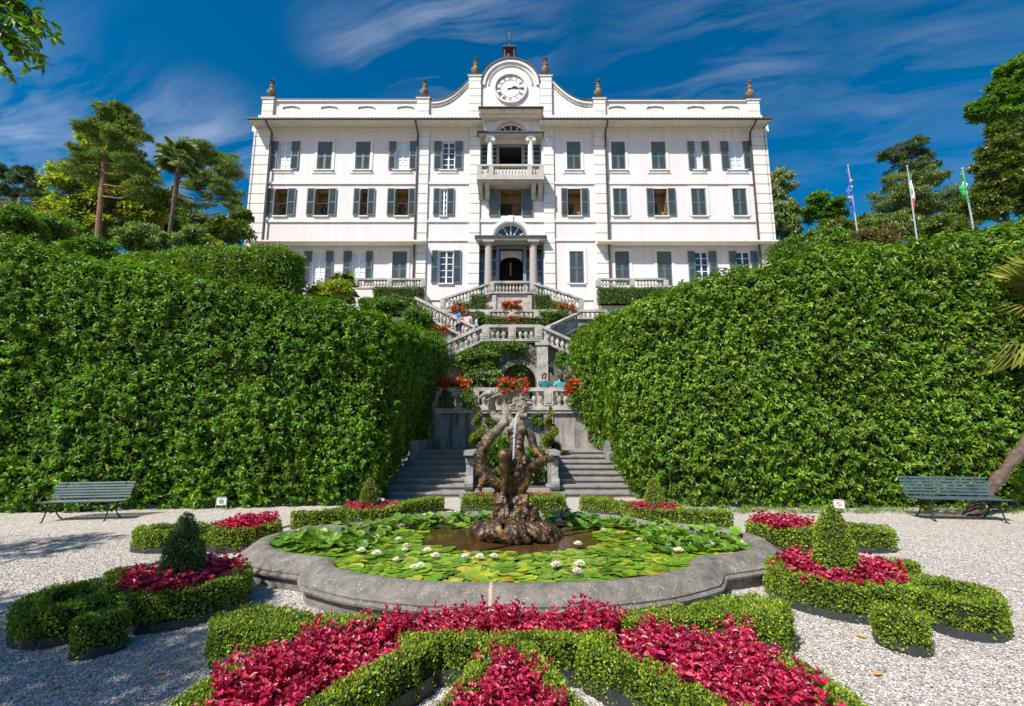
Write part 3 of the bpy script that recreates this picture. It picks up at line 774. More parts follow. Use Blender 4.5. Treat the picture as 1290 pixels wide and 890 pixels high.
def pedestal(xl, xr, yt, name='pedestal'):
    mb = MB(); xa, xb = AX(xl, 135), AX(xr, 135); zt = AZ(yt); z = zlo
    mb.box(xa+.03, xb-.03, YA-.16, YA+.55, zlo, zt-.1)
    while z < zt-.2:
        mb.box(xa, xb, YA-.21, YA-.161, z+.06, min(z+.62, zt-.1)); z += .62
    mb.box(xa-.08, xb+.08, YA-.28, YA+.6, zt-.1, zt, 0); mb.box(xa-.1, xb+.1, YA-.3, YA+.62, zt, zt+.05, 1)
    vb(mb, name, [M['trim'], M['bronze']], smooth=False)
    return (xa+xb)/2, zt
URN = [(.18,0),(.2,.06),(.12,.12),(.10,.2),(.2,.3),(.32,.5),(.34,.62),(.24,.72),(.15,.80),(.14,.95),(.2,1.02),(.19,1.08),(.1,1.13),(.06,1.22),(.13,1.32),(.10,1.42),(.03,1.52)]
def urn(c, z):
    mb = MB(); mb.box(c-.2, c+.2, YA-.05, YA+.35, z+.05, z+.14); mb.lathe(URN, (c, YA+.15, z+.13), 12)
    o = vb(mb, 'urn', M['urnstone'])
    f = MB()
    for k in range(7):
        a = 2*PI*k/7; f.tube([(c+.05*math.cos(a), YA+.15+.05*math.sin(a), z+1.42), (c+.15*math.cos(a), YA+.15+.15*math.sin(a), z+1.62), (c+.04*math.cos(a), YA+.15+.04*math.sin(a), z+1.85)], [.04, .06, .015], 5)
    vb(f, 'flame', M['bronze'], o)
for xl, xr, yt in ((332, 346, 126), (526, 541, 125.5), (590.5, 606, 97.5), (680, 695, 97.5), (747, 762, 126), (940, 955, 127.5)):
    c, z = pedestal(xl, xr, yt); urn(c, z)
cx0 = FX(643, 110)
for s in (-1, 1):                                      # swoops
    x_in = AX(592 if s < 0 else 694, 110); x_out = AX(543 if s < 0 else 746, 125)
    zt, zo = AZ(99), zp
    top = []
    for t in np.linspace(0, 1, 15):
        x = x_in+(x_out-x_in)*t; top.append((x, zo+(zt-zo)*(1-math.sin(t*PI/2))**1.25))
    mb = MB()
    for k in range(14):
        (xa, za), (xb, zb) = top[k], top[k+1]
        if xa > xb: (xa, za), (xb, zb) = (xb, zb), (xa, za)
        mb.prism([(xa, zlo), (xb, zlo), (xb, zb-.1), (xa, za-.1)], YA+.02, YA+.5, 0)
        mb.prism([(xa, za-.3), (xb, zb-.3), (xb, zb-.1), (xa, za-.1)], YA-.1, YA+.019, 0)
        mb.prism([(xa, za-.1), (xb, zb-.1), (xb, zb-.03), (xa, za-.03)], YA-.16, YA+.58, 1)
    mb.tube([(x, YA, z-.52) for x, z in top], .05, 6, 2)
    vb(mb, 'gable_swoop', [M['trim'], M['bronze'], M['balstone']], smooth=False)
# arched clock gable
xg0, xg1 = AX(607, 110), AX(679.5, 110); rg = (xg1-xg0)/2; cg = (xg0+xg1)/2; zsp = AZ(76)-rg
mb = MB()
arc = [(cg+rg*math.cos(t), zsp+rg*math.sin(t)) for t in np.linspace(0, PI, 31)]
zgb = AR1[3]+.003
mb.prism([(xg0, zgb), (xg1, zgb)] + arc, YA-.02, YA+.5, 0)
for k in range(30):
    t0, t1 = PI*k/30, PI*(k+1)/30
    def rp(r_, t): return (cg+r_*math.cos(t), zsp+r_*math.sin(t))
    mb.prism([rp(rg-.02, t0), rp(rg+.10, t0), rp(rg+.10, t1), rp(rg-.02, t1)], YA-.22, YA+.6, 1)
    mb.prism([rp(rg-.26, t0), rp(rg-.03, t0), rp(rg-.03, t1), rp(rg-.26, t1)], YA-.15, YA-.021, 0)
    mb.prism([rp(rg-.58, t0), rp(rg-.46, t0), rp(rg-.46, t1), rp(rg-.58, t1)], YA-.08, YA-.0215, 2)
vb(mb, 'clock_gable', [M['trim'], M['bronze'], M['balstone']], smooth=False)
# clock
ck = P(643, 112, YA-.05); rc = 20.3*S32
clk = thing('clock', None, None, (0, 0, 0)); clk.location = Vector((ck.x, YA-.03, ck.z)) - worldpos(villa); clk.parent = villa
def ringm(mb, r0, r1, y0, y1, mi=0, n=48):
    for k in range(n):
        t0, t1 = 2*PI*k/n, 2*PI*(k+1)/n
        mb.prism([(r0*math.cos(t0), r0*math.sin(t0)), (r1*math.cos(t0), r1*math.sin(t0)), (r1*math.cos(t1), r1*math.sin(t1)), (r0*math.cos(t1), r0*math.sin(t1))], y0, y1, mi)
mb = MB(); mb.prism([(rc*math.cos(t), rc*math.sin(t)) for t in np.linspace(0, 2*PI, 49)[:-1]], -.03, 0); mb.build('clock_face', M['clock'], clk, smooth=False)
mb = MB(); ringm(mb, rc*.98, rc*1.07, -.16, 0, 0); ringm(mb, rc*.90, rc*.93, -.05, -.0305, 1); ringm(mb, rc*.60, rc*.63, -.05, -.0305, 1); mb.build('clock_ring', [M['trim'], M['urnstone']], clk, smooth=False)
def stroke(mb, p, q, w_): 
    p, q = Vector((p[0], -.045, p[1])), Vector((q[0], -.045, q[1])); d = (q-p)/2; n_ = Vector((-d.z, 0, d.x)).normalized()*w_
    mb.obox((p+q)/2, d, n_, (0, .012, 0))
for h_, rom in enumerate(['XII','I','II','III','IV','V','VI','VII','VIII','IX','X','XI']):
    a = PI/2 - h_*PI/6; e = Vector((math.cos(a), math.sin(a))); t = Vector((e.y, -e.x))
    wid = {'I': .075, 'V': .15, 'X': .15}; tot = sum(wid[c] for c in rom); x = -tot/2
    def q(u, v): 
        r_ = rc*(.66+.21*v); return e*r_ + t*u*rc*.9
    mb = MB()
    for c in rom:
        w_ = wid[c]
        if c == 'I': stroke(mb, q(x+w_/2, 0), q(x+w_/2, 1), .014)
        elif c == 'V': stroke(mb, q(x+.015, 1), q(x+w_/2, 0), .014); stroke(mb, q(x+w_/2, 0), q(x+w_-.015, 1), .008)
        else: stroke(mb, q(x+.015, 1), q(x+w_-.015, 0), .014); stroke(mb, q(x+.015, 0), q(x+w_-.015, 1), .008)
        x += w_
    mb.build('numeral', M['iron'], clk, smooth=False)
for ang, ln, wd in ((PI/2 - R(67), .5, .03), (PI/2 - R(88), .84, .02)):
    mb = MB(); e = Vector((math.cos(ang), math.sin(ang)))
    stroke(mb, -e*rc*.2, e*rc*ln*.75, wd); stroke(mb, e*rc*ln*.4, e*rc*ln*.6, wd*2.2); stroke(mb, e*rc*ln*.74, e*rc*ln, wd*.5)
    o = mb.build('clock_hand', M['iron'], clk, smooth=False); o.location.y = -.02
# belfry with bell and weather vane
bz = AZ(76); bl = MB(); bx = FX(641.5, 60)
for sx in (-.36, .36):
    for sy in (.02, .6): bl.box(bx+sx-.05, bx+sx+.05, YA+sy-.05, YA+sy+.05, bz-.25, bz+1.1)
bl.box(bx-.5, bx+.5, YA-.15, YA+.75, bz+1.05, bz+1.13)
bl.add([(bx-.5,YA-.15,bz+1.13),(bx+.5,YA-.15,bz+1.13),(bx+.5,YA+.75,bz+1.13),(bx-.5,YA+.75,bz+1.13),(bx,YA+.3,bz+1.36)], [(0,1,4),(1,2,4),(2,3,4),(3,0,4)])
bo = vb(bl, 'belfry', M['bronze'], smooth=False)
b2 = MB(); b2.lathe([(.42,0),(.36,.12),(.3,.4),(.2,.62),(.08,.72),(.05,.95)], (bx, YA+.3, bz+.12), 14); vb(b2, 'bell', M['iron'], bo)
b3 = MB(); b3.cyl((bx, YA+.3, bz+1.3), (bx, YA+.3, bz+2.75), .022, n=6); b3.cyl((bx-.25, YA+.3, bz+2.1), (bx+.25, YA+.3, bz+2.1), .015, n=5)
b3.prism([(bx-.05, bz+2.3), (bx+.3, bz+2.3), (bx+.3, bz+2.55), (bx+.12, bz+2.45), (bx-.05, bz+2.62)], YA+.29, YA+.31); b3.ball((bx, YA+.3, bz+2.78), .06, 6, 5)
for a in range(4): b3.tube([(bx, YA+.3, bz+1.7), (bx+.16*math.cos(a*PI/2), YA+.3+.16*math.sin(a*PI/2), bz+1.9), (bx, YA+.3, bz+2.0)], .014, 5)
vb(b3, 'weather_vane', M['iron'], bo)
ch = MB(); cx_ = AX(462, 120); ch.cyl((cx_, YF+6, zr), (cx_, YF+6, zr+2.6), .25, .22, 8); ch.cyl((cx_, YF+6, zr+2.6), (cx_, YF+6, zr+2.75), .34, .34, 8); vb(ch, 'chimney', M['tile'])
# projecting cornice over the loggia
zc0 = P(645, 136, YF-.95).z-.2
em = eave(FX(604.5, 145), FX(683, 145), .95, zc0+.1, zc0+.1, side=False)
xa, xb = FX(604.5, 145), FX(683, 145)
em.box(xa-.0, xb+.0, YF-.75, YF+.2, zc0-.05, zc0+.095, 0); em.box(xa+.1, xb-.1, YF-.45, YF+.2, zc0-.2, zc0-.051, 0)
em.box(xa-.05, xb+.05, YF-1.02, YF+.25, zc0+.2, zc0+.27, 1)
vb(em, 'loggia_cornice', [M['soffit'], M['bronze'], M['tile']], smooth=False)
# recesses with columns
def column(x, y, z0, z1, r, ionic=False, mat='granite', parent=villa):
    mb = MB(); h = z1-z0
    mb.lathe([(r*1.45,0),(r*1.45,.1),(r*1.3,.14),(r*1.32,.2),(r*1.08,.26),(r,.32),(r*1.0,h*.35),(r*.86,h-.42),(r*.95,h-.40),(r*.9,h-.36),(r*.9,h-.25),(r*1.25,h-.14)], (x, y, z0), 18)
    mb.box(x-r*1.4, x+r*1.4, y-r*1.4, y+r*1.4, z1-.14, z1)
    if ionic:
        for s in (-1, 1):
            mb.cyl((x+s*r*1.15, y-r*1.2, z1-.27), (x+s*r*1.15, y+r*1.2, z1-.27), .14, n=10)
            mb.cyl((x+s*r*1.15, y-r*1.3, z1-.27), (x+s*r*1.15, y-r*1.2, z1-.27), .07, n=8)
    return vb(mb, 'column', M[mat], parent)
def recess(Hh, name, depth, door_px, ytop, lint_y, cols, ymid, arch=False):
    x0, x1, z0, z1 = Hh
    mb = MB(); y1 = YF+depth; e = .004
    mb.add([(x0,YF,z0),(x0,y1,z0),(x0,y1,z1),(x0,YF,z1)], [(0,1,2,3)], 0); mb.add([(x1,YF,z0),(x1,y1,z0),(x1,y1,z1),(x1,YF,z1)], [(3,2,1,0)], 0)
    mb.add([(x0,YF,z0),(x1,YF,z0),(x1,y1,z0),(x0,y1,z0)], [(0,1,2,3)], 0); mb.add([(x0,YF,z1),(x1,YF,z1),(x1,y1,z1),(x0,y1,z1)], [(3,2,1,0)], 0)
    o = vb(mb, name, [M['plaster']], smooth=False)
    # timber screen with a doorway and glazed side lights
    dx0, dx1 = P(door_px[0], ymid, y1).x, P(door_px[1], ymid, y1).x; dz = P(645, ytop, y1).z
    s = MB()
    s.box(x0, x1, y1-.06, y1, dz+.16, z1-e, 0)
    for xa, xb in ((x0, dx0), (dx1, x1)):
        s.box(xa, xb, y1-.04, y1-.01, z0, dz+.159, 2)
        n_ = 2
        for i in range(n_+1):
            xx = xa+(xb-xa)*i/n_; s.box(max(xx-.1, xa), min(xx+.1, xb), y1-.1, y1-.041, z0, dz+.159, 0)
        for zz in np.linspace(z0+.5, dz, 6): s.box(xa+.1, xb-.1, y1-.08, y1-.042, zz-.05, zz+.05, 0)
        s.box(xa+.1, xb-.1, y1-.075, y1-.043, z0, z0+.5, 0)
    s.box(dx0-.22, dx0, y1-.14, y1-.0, z0, dz+.18, 1); s.box(dx1, dx1+.22, y1-.14, y1-.0, z0, dz+.18, 1); s.box(dx0, dx1, y1-.14, y1, dz, dz+.18, 1)
    vb(s, 'timber_screen', [M['greyblue'], M['white'] if False else M['greyblue'], M['glass']], o, smooth=False)
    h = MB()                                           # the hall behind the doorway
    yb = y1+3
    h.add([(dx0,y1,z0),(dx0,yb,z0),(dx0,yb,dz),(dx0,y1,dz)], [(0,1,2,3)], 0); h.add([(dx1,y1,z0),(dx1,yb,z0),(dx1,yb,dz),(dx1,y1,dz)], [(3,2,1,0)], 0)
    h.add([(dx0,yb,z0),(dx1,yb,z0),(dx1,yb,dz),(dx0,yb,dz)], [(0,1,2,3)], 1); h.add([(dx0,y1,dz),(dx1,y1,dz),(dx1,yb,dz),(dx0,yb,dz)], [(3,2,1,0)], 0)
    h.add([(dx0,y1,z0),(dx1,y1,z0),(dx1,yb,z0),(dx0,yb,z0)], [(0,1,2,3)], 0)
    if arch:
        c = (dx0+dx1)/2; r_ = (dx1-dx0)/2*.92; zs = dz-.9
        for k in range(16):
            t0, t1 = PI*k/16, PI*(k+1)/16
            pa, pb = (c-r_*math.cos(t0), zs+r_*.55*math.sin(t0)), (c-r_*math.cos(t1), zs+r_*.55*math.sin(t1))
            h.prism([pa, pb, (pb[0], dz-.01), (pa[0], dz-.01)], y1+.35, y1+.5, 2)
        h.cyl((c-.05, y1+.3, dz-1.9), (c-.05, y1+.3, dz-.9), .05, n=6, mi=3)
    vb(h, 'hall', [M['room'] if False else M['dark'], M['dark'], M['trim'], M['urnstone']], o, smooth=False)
    # lintel on the columns
    l = MB(); zl0, zl1 = FZ(lint_y[1]), FZ(lint_y[0])
    l.box(x0-.1, x1+.1, YF-.58, YF-.0, zl0, zl1-.1, 0); l.box(x0-.2, x1+.2, YF-.70, YF-.0, zl1-.1, zl1, 1)
    vb(l, 'lintel', [M['palestone'], M['bronze']], o, smooth=False)
    for cx_ in cols: column(P(cx_, ymid, YF-.25).x, YF-.25, z0, zl0, .285 if arch else .205, not arch, 'granite' if arch else 'trim', o)
recess((LG[0], LG[1], LG[2], FZ(174)), 'loggia', .9, (629, 657), 186, (172.5, 176), (617.5, 668.5), 195)
recess((EN[0], EN[1], EN[2], FZ(303)), 'entrance', .9, (629, 659), 314, (301.5, 306.5), (615.5, 672), 335, True)
# balcony
BAL = [(.055,0),(.06,.03),(.035,.06),(.035,.10),(.07,.2),(.072,.27),(.045,.38),(.03,.46),(.045,.5),(.055,.54),(.05,.57)]
def bal_mesh(h, k=1.0, mat='balstone'):
    mb = MB(); mb.lathe([(r*k, z*h/.57) for r, z in BAL], (0,0,0), 8); return mb.mesh('baluster', M[mat])
yb0 = YF-1.25
zb0, zb1, zb2 = P(645, 226, yb0).z, P(645, 220, yb0).z, P(645, 207, yb0).z
xb0, xb1 = P(600.5, 220, yb0).x, P(685.5, 220, yb0).x
mb = MB(); mb.box(xb0, xb1, yb0, YF-.003, zb0, zb1); mb.box(xb0+.1, xb1-.1, yb0+.12, YF-.004, zb0-.12, zb0-.002)
mb.box(xb0, xb1, yb0, yb0+.3, zb2-.14, zb2); mb.box(xb0, xb0+.3, yb0+.3, YF-.16, zb2-.14, zb2); mb.box(xb1-.3, xb1, yb0+.3, YF-.16, zb2-.14, zb2)
for x in (xb0+.17, xb0+1.0, xb1-1.0, xb1-.17): mb.box(x-.16, x+.16, yb0+.01, yb0+.29, zb1, zb2-.141)
bo = vb(mb, 'balcony', M['palestone'], smooth=False)
bm = bal_mesh(zb2-.14-zb1, 1.15, 'palestone')
for i in range(18):
    x = xb0+.45+(xb1-xb0-.9)*i/17
    if min(abs(x-q) for q in (xb0+1.0, xb1-1.0)) < .2: continue
    o = link('baluster', bm, bo); o.location = Vector((x, yb0+.15, zb1))-worldpos(bo)
for s, X in ((-1, xb0+.15), (1, xb1-.15)):
    for i in range(5):
        o = link('baluster', bm, bo); o.location = Vector((X, yb0+.42+i*.2, zb1))-worldpos(bo)
for x in (FX(606, 232), FX(614.5, 232), FX(671.5, 232), FX(680, 232)):
    k = MB(); prof = [(YF-.01, zb0-1.0), (YF-.25, zb0-.95), (YF-.45, zb0-.6), (YF-.85, zb0-.4), (YF-1.05, zb0-.13), (YF-.01, zb0-.13)]
    vs = [(x-.15, a, b) for a, b in prof]+[(x+.15, a, b) for a, b in prof]; n_ = len(prof)
    k.add(vs, [tuple(range(n_)), tuple(range(n_, 2*n_))[::-1]] + [(i, n_+i, n_+(i+1)%n_, (i+1)%n_) for i in range(n_)])
    vb(k, 'bracket', M['palestone'], bo, smooth=False)
# lean-to roofs over the ground floor
for xl, xr in ((317, 536.5), (750.5, 974)):
    z = FZ(303.5); mb = MB(); xa, xb = FX(xl, 303), FX(xr, 303); o_ = .85
    zf = P(645, 304, YF-o_).z
    mb.add([(xa, YF-o_, zf), (xb, YF-o_, zf), (xb, YF-.16, zf), (xa, YF-.16, zf)], [(3,2,1,0)], 0)
    mb.box(xa, xb, YF-o_-.05, YF-o_, zf-.03, zf+.07, 1)
    mb.add([(xa, YF-o_, zf+.07), (xb, YF-o_, zf+.07), (xb, YF-.155, zf+.28), (xa, YF-.155, zf+.28)], [(0,1,2,3)], 2)
    for X in (xa, xb): mb.add([(X, YF-o_, zf), (X, YF-o_, zf+.07), (X, YF-.155, zf+.28), (X, YF-.155, zf)], [(0,1,2,3)], 0)
    vb(mb, 'lean_to_roof', [M['soffit'], M['soffit'], M['tile']], smooth=False)
# downpipes
for x in (339, 525, 764, 948.5):
    X = FX(x, 240); mb = MB()
    mb.tube([(X, YF-OV, ZS), (X, YF-OV, ZS-.15), (X, YF-.3, ZE-1.0), (X, YF-.22, ZE-1.4), (X, YF-.22, 9.5)], .065, 8)
    vb(mb, 'downpipe', M['pipe'])
# ---------------------------------------------------------------- terraces, stairs, balustrades
def wbox(name, label, cat, boxes, mat, kind=None, ang=None):
    mb = MB()
    for b in boxes: mb.box(*b)
    o = mb.build(name, M[mat], smooth=False); return tag(o, label, cat, kind=kind)
_bm = {}
def balm(h):
    k = round(h, 2)
    if k not in _bm: _bm[k] = bal_mesh(k, 1.25)
    return _bm[k]
def balustrade(label, p0, p1, h, z0b=.0, piers=(0, 1), sp=.2, group=None, rail=.12, nshow=99):
    """p0,p1: foot points of the run (world); may slope"""
    p0, p1 = Vector(p0), Vector(p1); t = thing('balustrade', label, 'balustrade', p0, group=group)
    d = p1-p0; L = Vector((d.x, d.y, 0)).length; u = Vector((d.x, d.y, 0))/L; nrm = Vector((-u.y, u.x, 0)); up = Vector((0,0,1))
    def bar(name, za, zb, wd):
        mb = MB(); vs = []
        for s in (0, 1):
            q = d*s
            for a, b in ((-1, za), (1, za), (1, zb), (-1, zb)): vs.append(q+nrm*a*wd+up*b)
        mb.add(vs, [(0,1,2,3), (7,6,5,4), (0,4,5,1), (1,5,6,2), (2,6,7,3), (3,7,4,0)])
        return mb.build(name, M['balstone'], t, smooth=False)
    bar('rail', h-rail, h, .15); bar('base_rail', 0, .1, .15)
    m = balm(h-rail-.1); n = min(nshow, max(2, int(L/sp)))
    for i in range(n):
        s = (i+.5)/n
        if any(abs(s-q)*L < .24 for q in piers): continue
        o = link('baluster', m, t); o.location = d*s+up*.1; 
        o.scale = (1, 1, (h-rail-.1)/round(h-rail-.1, 2))
    for q in piers:
        mb = MB(); c = d*q
        mb.obox(c+up*(h-rail+.1)/2, u*.15, nrm*.17, up*((h-rail-.1)/2-.002)); 
        mb.obox(c+up*(h*.5), u*.095, nrm*.19, up*(h*.24))
        mb.build('pier', M['balstone'], t, smooth=False)
    return t
# lower double stair and the stained wall behind it
NS, RI, TR = 8, .13, .33
Y0 = 12.25
for s, lb in ((-1, 'broad flight of worn stone steps left of the planted recess behind the fountain'), (1, 'broad flight of worn stone steps right of the planted recess behind the fountain')):
    t = thing('stone_stair', lb, 'stairs', (s*2, Y0, 0), group='lower garden steps')
    for i in range(NS):
        xi = 1.22 if i > 1 else .0
        xo = 3.35-.05*i
        if i < 2: xi = .62 if i == 0 else .9
        a, b = sorted((s*xi, s*xo)); mb = MB(); y = Y0+i*TR
        yb = y+TR+.03 if i < NS-1 else 16.0
        mb.box(a, b, y, yb, i*RI-.0 if i else 0, (i+1)*RI-.045); mb.box(a-.02, b+.02, y-.04, yb, (i+1)*RI-.045, (i+1)*RI)
        o = mb.build('step', M['stepstone'], smooth=False); adopt(o, t)
    # scroll bracket beside the steps
    k = MB(); xx = s*1.09
    prof = [(Y0+.15, .13), (Y0+.1, .35), (Y0+.25, .5), (Y0+.3, .75), (Y0+.45, 1.0), (Y0+.7, 1.02), (Y0+.7, .13)]
    n_ = len(prof); vs = [(xx-.09, a, b) for a, b in prof]+[(xx+.09, a, b) for a, b in prof]
    k.add(vs, [tuple(range(n_)), tuple(range(n_, 2*n_))[::-1]] + [(i, n_+i, n_+(i+1)%n_, (i+1)%n_) for i in range(n_)])
    k.cyl((xx-.105, Y0+.2, .3), (xx+.105, Y0+.2, .3), .16, n=14); k.cyl((xx-.105, Y0+.42, .86), (xx+.105, Y0+.42, .86), .14, n=14)
    k.box(xx-.14, xx+.14, Y0+.1, Y0+.85, 1.02, 1.13)
    k.box(xx-.12, xx+.12, Y0+.7, 14.6, .13, 1.02); k.box(xx-.17, xx+.17, Y0+.851, 14.6, 1.021, 1.11)
    o = k.build('scroll_bracket', M['stone'], smooth=False); adopt(o, t)
wbox('planter_kerb', 'low stone kerb in front of the planted recess between the two flights of steps', 'kerb', [(-1.3, 1.3, Y0-.12, Y0+.14, 0, .12), (-.95, .95, Y0+.12, Y0+.34, .12, .2)], 'stepstone')
mb = MB(); mb.box(-.95, .95, Y0+.3, 15.98, .0, .16); tag(mb.build('planting_soil', M['soil'], smooth=False), kind='structure')
ZT = 2.3
t = thing('retaining_wall', 'grey stained retaining wall with dark streaks under the lowest balustrade', 'wall', (0, 16, 0))
mb = MB(); mb.box(-9, 9, 16.0, 16.6, 0, ZT-.1)
for x in (-1.25, 1.2, -3.2, 3.2): mb.box(x-.16, x+.16, 15.93, 15.999, 1.04, ZT-.1)
adopt(mb.build('wall_face', M['wallstone'], smooth=False), t)
mb = MB(); mb.box(-9, 9, 15.9, 16.65, ZT-.1, ZT); mb.box(-9, 9, 15.86, 16.6, ZT, ZT+.06)
adopt(mb.build('coping', M['balstone'], smooth=False), t)
for s in (-1, 1):                                      # wall ends beside the steps
    wbox('parapet_wall', 'low stone parapet at the foot of the %s hedge beside the steps' % ('left' if s < 0 else 'right'), 'wall',
         [(min(s*2.72, s*2.95), max(s*2.72, s*2.95), 14.0, 16.0, 0, 1.35)], 'stone')
balustrade('stone balustrade above the stained wall, behind the fountain statue', (-3.4, 16.15, ZT+.06), (3.4, 16.15, ZT+.06), P(645, 489, 16.15).z-ZT-.06, piers=(0, .13, .315, .68, .87, 1), sp=.21)
wbox('terrace_floor', None, None, [(-9, 9, 16.6, 23.9, 1.2, 2.0)], 'gravel', 'structure')
# second level: grotto wall, landing, two descending flights
Y2 = 19.2; zl = P(645, 432, Y2).z; zt2 = P(645, 410, Y2).z; XH = 1.15
t = thing('grotto_wall', 'ivy grown wall with an arched niche under the middle stair landing', 'wall', (0, Y2, 2.0))
mb = MB(); r = .72; cx_ = .25; zs = 3.55
arc = [(cx_-r*math.cos(a), zs+r*math.sin(a)) for a in np.linspace(0, PI, 17)]
for k in range(16):
    (xa, za), (xb, zb) = arc[k], arc[k+1]
    mb.prism([(xa, za), (xb, zb), (xb, zl-.02), (xa, zl-.02)], Y2, Y2+.5)
mb.box(-XH, cx_-r, Y2, Y2+.5, 2, zl-.02); mb.box(cx_+r, XH, Y2, Y2+.5, 2, zl-.02)
mb.add([(-XH, Y2+1.6, 2), (XH, Y2+1.6, 2), (XH, Y2+1.6, zl), (-XH, Y2+1.6, zl)], [(0,1,2,3)])
for s in (-1, 1):                                      # walls under the flights
    a, b = XH*s, 4.6*s
    pl = [(a, 2), (b, 2), (b, 3.6), (a, zl-.02)]
    mb.prism(pl if s > 0 else pl[::-1], Y2+.1, Y2+.6)
mb.box(-XH-.05, XH+.05, Y2-.12, Y2+2.3, zl-.019, zl+.04)
adopt(mb.build('wall_face', M['ivywall'], smooth=False), t)
mb = MB()
for k in range(16):
    t0, t1 = PI*k/16, PI*(k+1)/16
    mb.prism([(cx_-r*math.cos(t0), zs+r*math.sin(t0)), (cx_-r*math.cos(t1), zs+r*math.sin(t1)), (cx_-(r+.2)*math.cos(t1), zs+(r+.2)*math.sin(t1)), (cx_-(r+.2)*math.cos(t0), zs+(r+.2)*math.sin(t0))], Y2-.06, Y2-.002)
adopt(mb.build('arch_band', M['stone'], smooth=False), t)
mb = MB(); mb.box(1.0, 1.45, Y2-.22, Y2-.003, 2.0, zl-.14); mb.box(.94, 1.51, Y2-.27, Y2-.0031, zl-.14, zl-.022)
adopt(mb.build('pier', M['balstone'], smooth=False), t)
mb = MB(); vs = [(1.5, Y2-.6, 3.6), (1.9, Y2-.6, 3.0), (2.7, Y2-.6, 2.0), (1.5, Y2-.6, 2.0)]
mb.prism([(1.52, 2.0), (2.75, 2.0), (1.52, 3.9)], Y2-.5, Y2-.005); adopt(mb.build('buttress', M['ivywall'], smooth=False), t)
hb = zt2-zl-.04
balustrade('stone balustrade of the middle stair landing above the ivy wall', (-XH, Y2, zl+.04), (XH, Y2, zl+.04), hb, piers=(0.03, .5, .97), sp=.22)
for s in (-1, 1):
    e = (s*4.4, Y2, zl+.04-1.5)
    balustrade('sloping stone balustrade falling to the %s from the middle landing' % ('left' if s < 0 else 'right'), (s*XH, Y2, zl+.04), e, hb, piers=(.97,), sp=.2)
    t = thing('stone_stair', 'flight of stone steps dropping to the %s behind the middle sloping balustrade' % ('left' if s < 0 else 'right'), 'stairs', (s*XH, Y2, zl), group='middle flights of steps')
    for i in range(13):
        mb = MB(); a, b = sorted((s*(XH+i*.22), s*(XH+i*.22+.24))); z = zl-i*.104
        mb.box(a, b, Y2+.16, Y2+1.6, z-.25, z); adopt(mb.build('step', M['stepstone'], smooth=False), t)
wbox('stair_landing', None, None, [(-XH, XH, Y2-.0, Y2+2.3, zl-.1, zl-.021), (-6, 6, 21.5, 24.4, 4.5, zl+.0)], 'stepstone', 'structure')
# third level
Y3 = 24.0; z3 = P(645, 403, Y3).z; h3 = P(645, 391, Y3).z-z3
wbox('retaining_wall', 'planted stone wall below the upper cross balustrade', 'wall', [(-6, 6, 23.98, 24.5, 4.4, z3-.01)], 'ivywall')
balustrade('upper cross balustrade with red geraniums in front of the villa steps', (-4.9, Y3, z3), (4.9, Y3, z3), h3, piers=(0, .2, .37, .5, .63, .8, 1), sp=.24)
wbox('upper_terrace', None, None, [(-6.5, 6.5, 24.5, 31.98, 5.5, z3-.3)], 'gravel', 'structure')
# side flights up to the third level
for s in (-1, 1):
    a = P(524 if s < 0 else 728, 394 if s < 0 else 414, 22.6); b = P(600 if s < 0 else 690, 433, 20.8)
    balustrade('sloping stone balustrade of the upper %s side flight above the hedge end' % ('left' if s < 0 else 'right'), tuple(a), tuple(b), .78, piers=(1.0,), sp=.21)
    t = thing('stone_stair', 'flight of stone steps behind the upper %s sloping balustrade' % ('left' if s < 0 else 'right'), 'stairs', tuple(b), group='upper side flights of steps')
    n = 14
    for i in range(n):
        q = Vector(b).lerp(Vector(a), i/n); q2 = Vector(b).lerp(Vector(a), (i+1)/n)
        mb = MB(); x0_, x1_ = sorted((q.x, q2.x)); mb.box(x0_, x1_+.02, q.y+.2, q.y+1.6, q.z-1.2, q.z+.02)
        adopt(mb.build('step', M['stepstone'], smooth=False), t)
# fourth level: landing before the door, wall with niche, two flights
Y4 = 28.0; z4 = P(645, 371, Y4).z; h4 = P(645, 355.5, Y4).z-z4; X4 = 1.22; xe = 4.3; ze4 = P(645, 389+3, Y4).z
t = thing('stair_wall', 'wall with a dark arched niche under the landing at the villa door', 'wall', (0, Y4, z3))
mb = MB(); r = .85; zs = z3+.55
arc = [(-r*math.cos(a), zs+.45*math.sin(a)) for a in np.linspace(0, PI, 13)]
for k in range(12):
    (xa, za), (xb, zb) = arc[k], arc[k+1]; mb.prism([(xa, za), (xb, zb), (xb, z4-.02), (xa, z4-.02)], Y4, Y4+.4)
mb.box(-X4, -r, Y4, Y4+.4, z3-.3, z4-.02); mb.box(r, X4, Y4, Y4+.4, z3-.3, z4-.02)
for s in (-1, 1):
    pl = [(s*X4, z3-.3), (s*xe, z3-.3), (s*xe, ze4-.05), (s*X4, z4-.02)]; mb.prism(pl if s > 0 else pl[::-1], Y4+.1, Y4+.5)
    mb.box(min(s*.95, s*1.2), max(s*.95, s*1.2), Y4-.08, Y4-.002, z3-.3, z4-.05)
adopt(mb.build('wall_face', M['balstone'], smooth=False), t)
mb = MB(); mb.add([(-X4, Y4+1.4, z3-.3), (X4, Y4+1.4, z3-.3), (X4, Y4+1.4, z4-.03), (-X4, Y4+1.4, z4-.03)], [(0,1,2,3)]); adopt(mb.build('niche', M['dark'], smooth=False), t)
wbox('door_landing', None, None, [(-X4-.1, X4+.1, Y4-.1, 31.98, z4-.019, z4+.02), (-X4, X4, Y4+1.5, 31.98, z3-.2, z4-.02)], 'stepstone', 'structure')
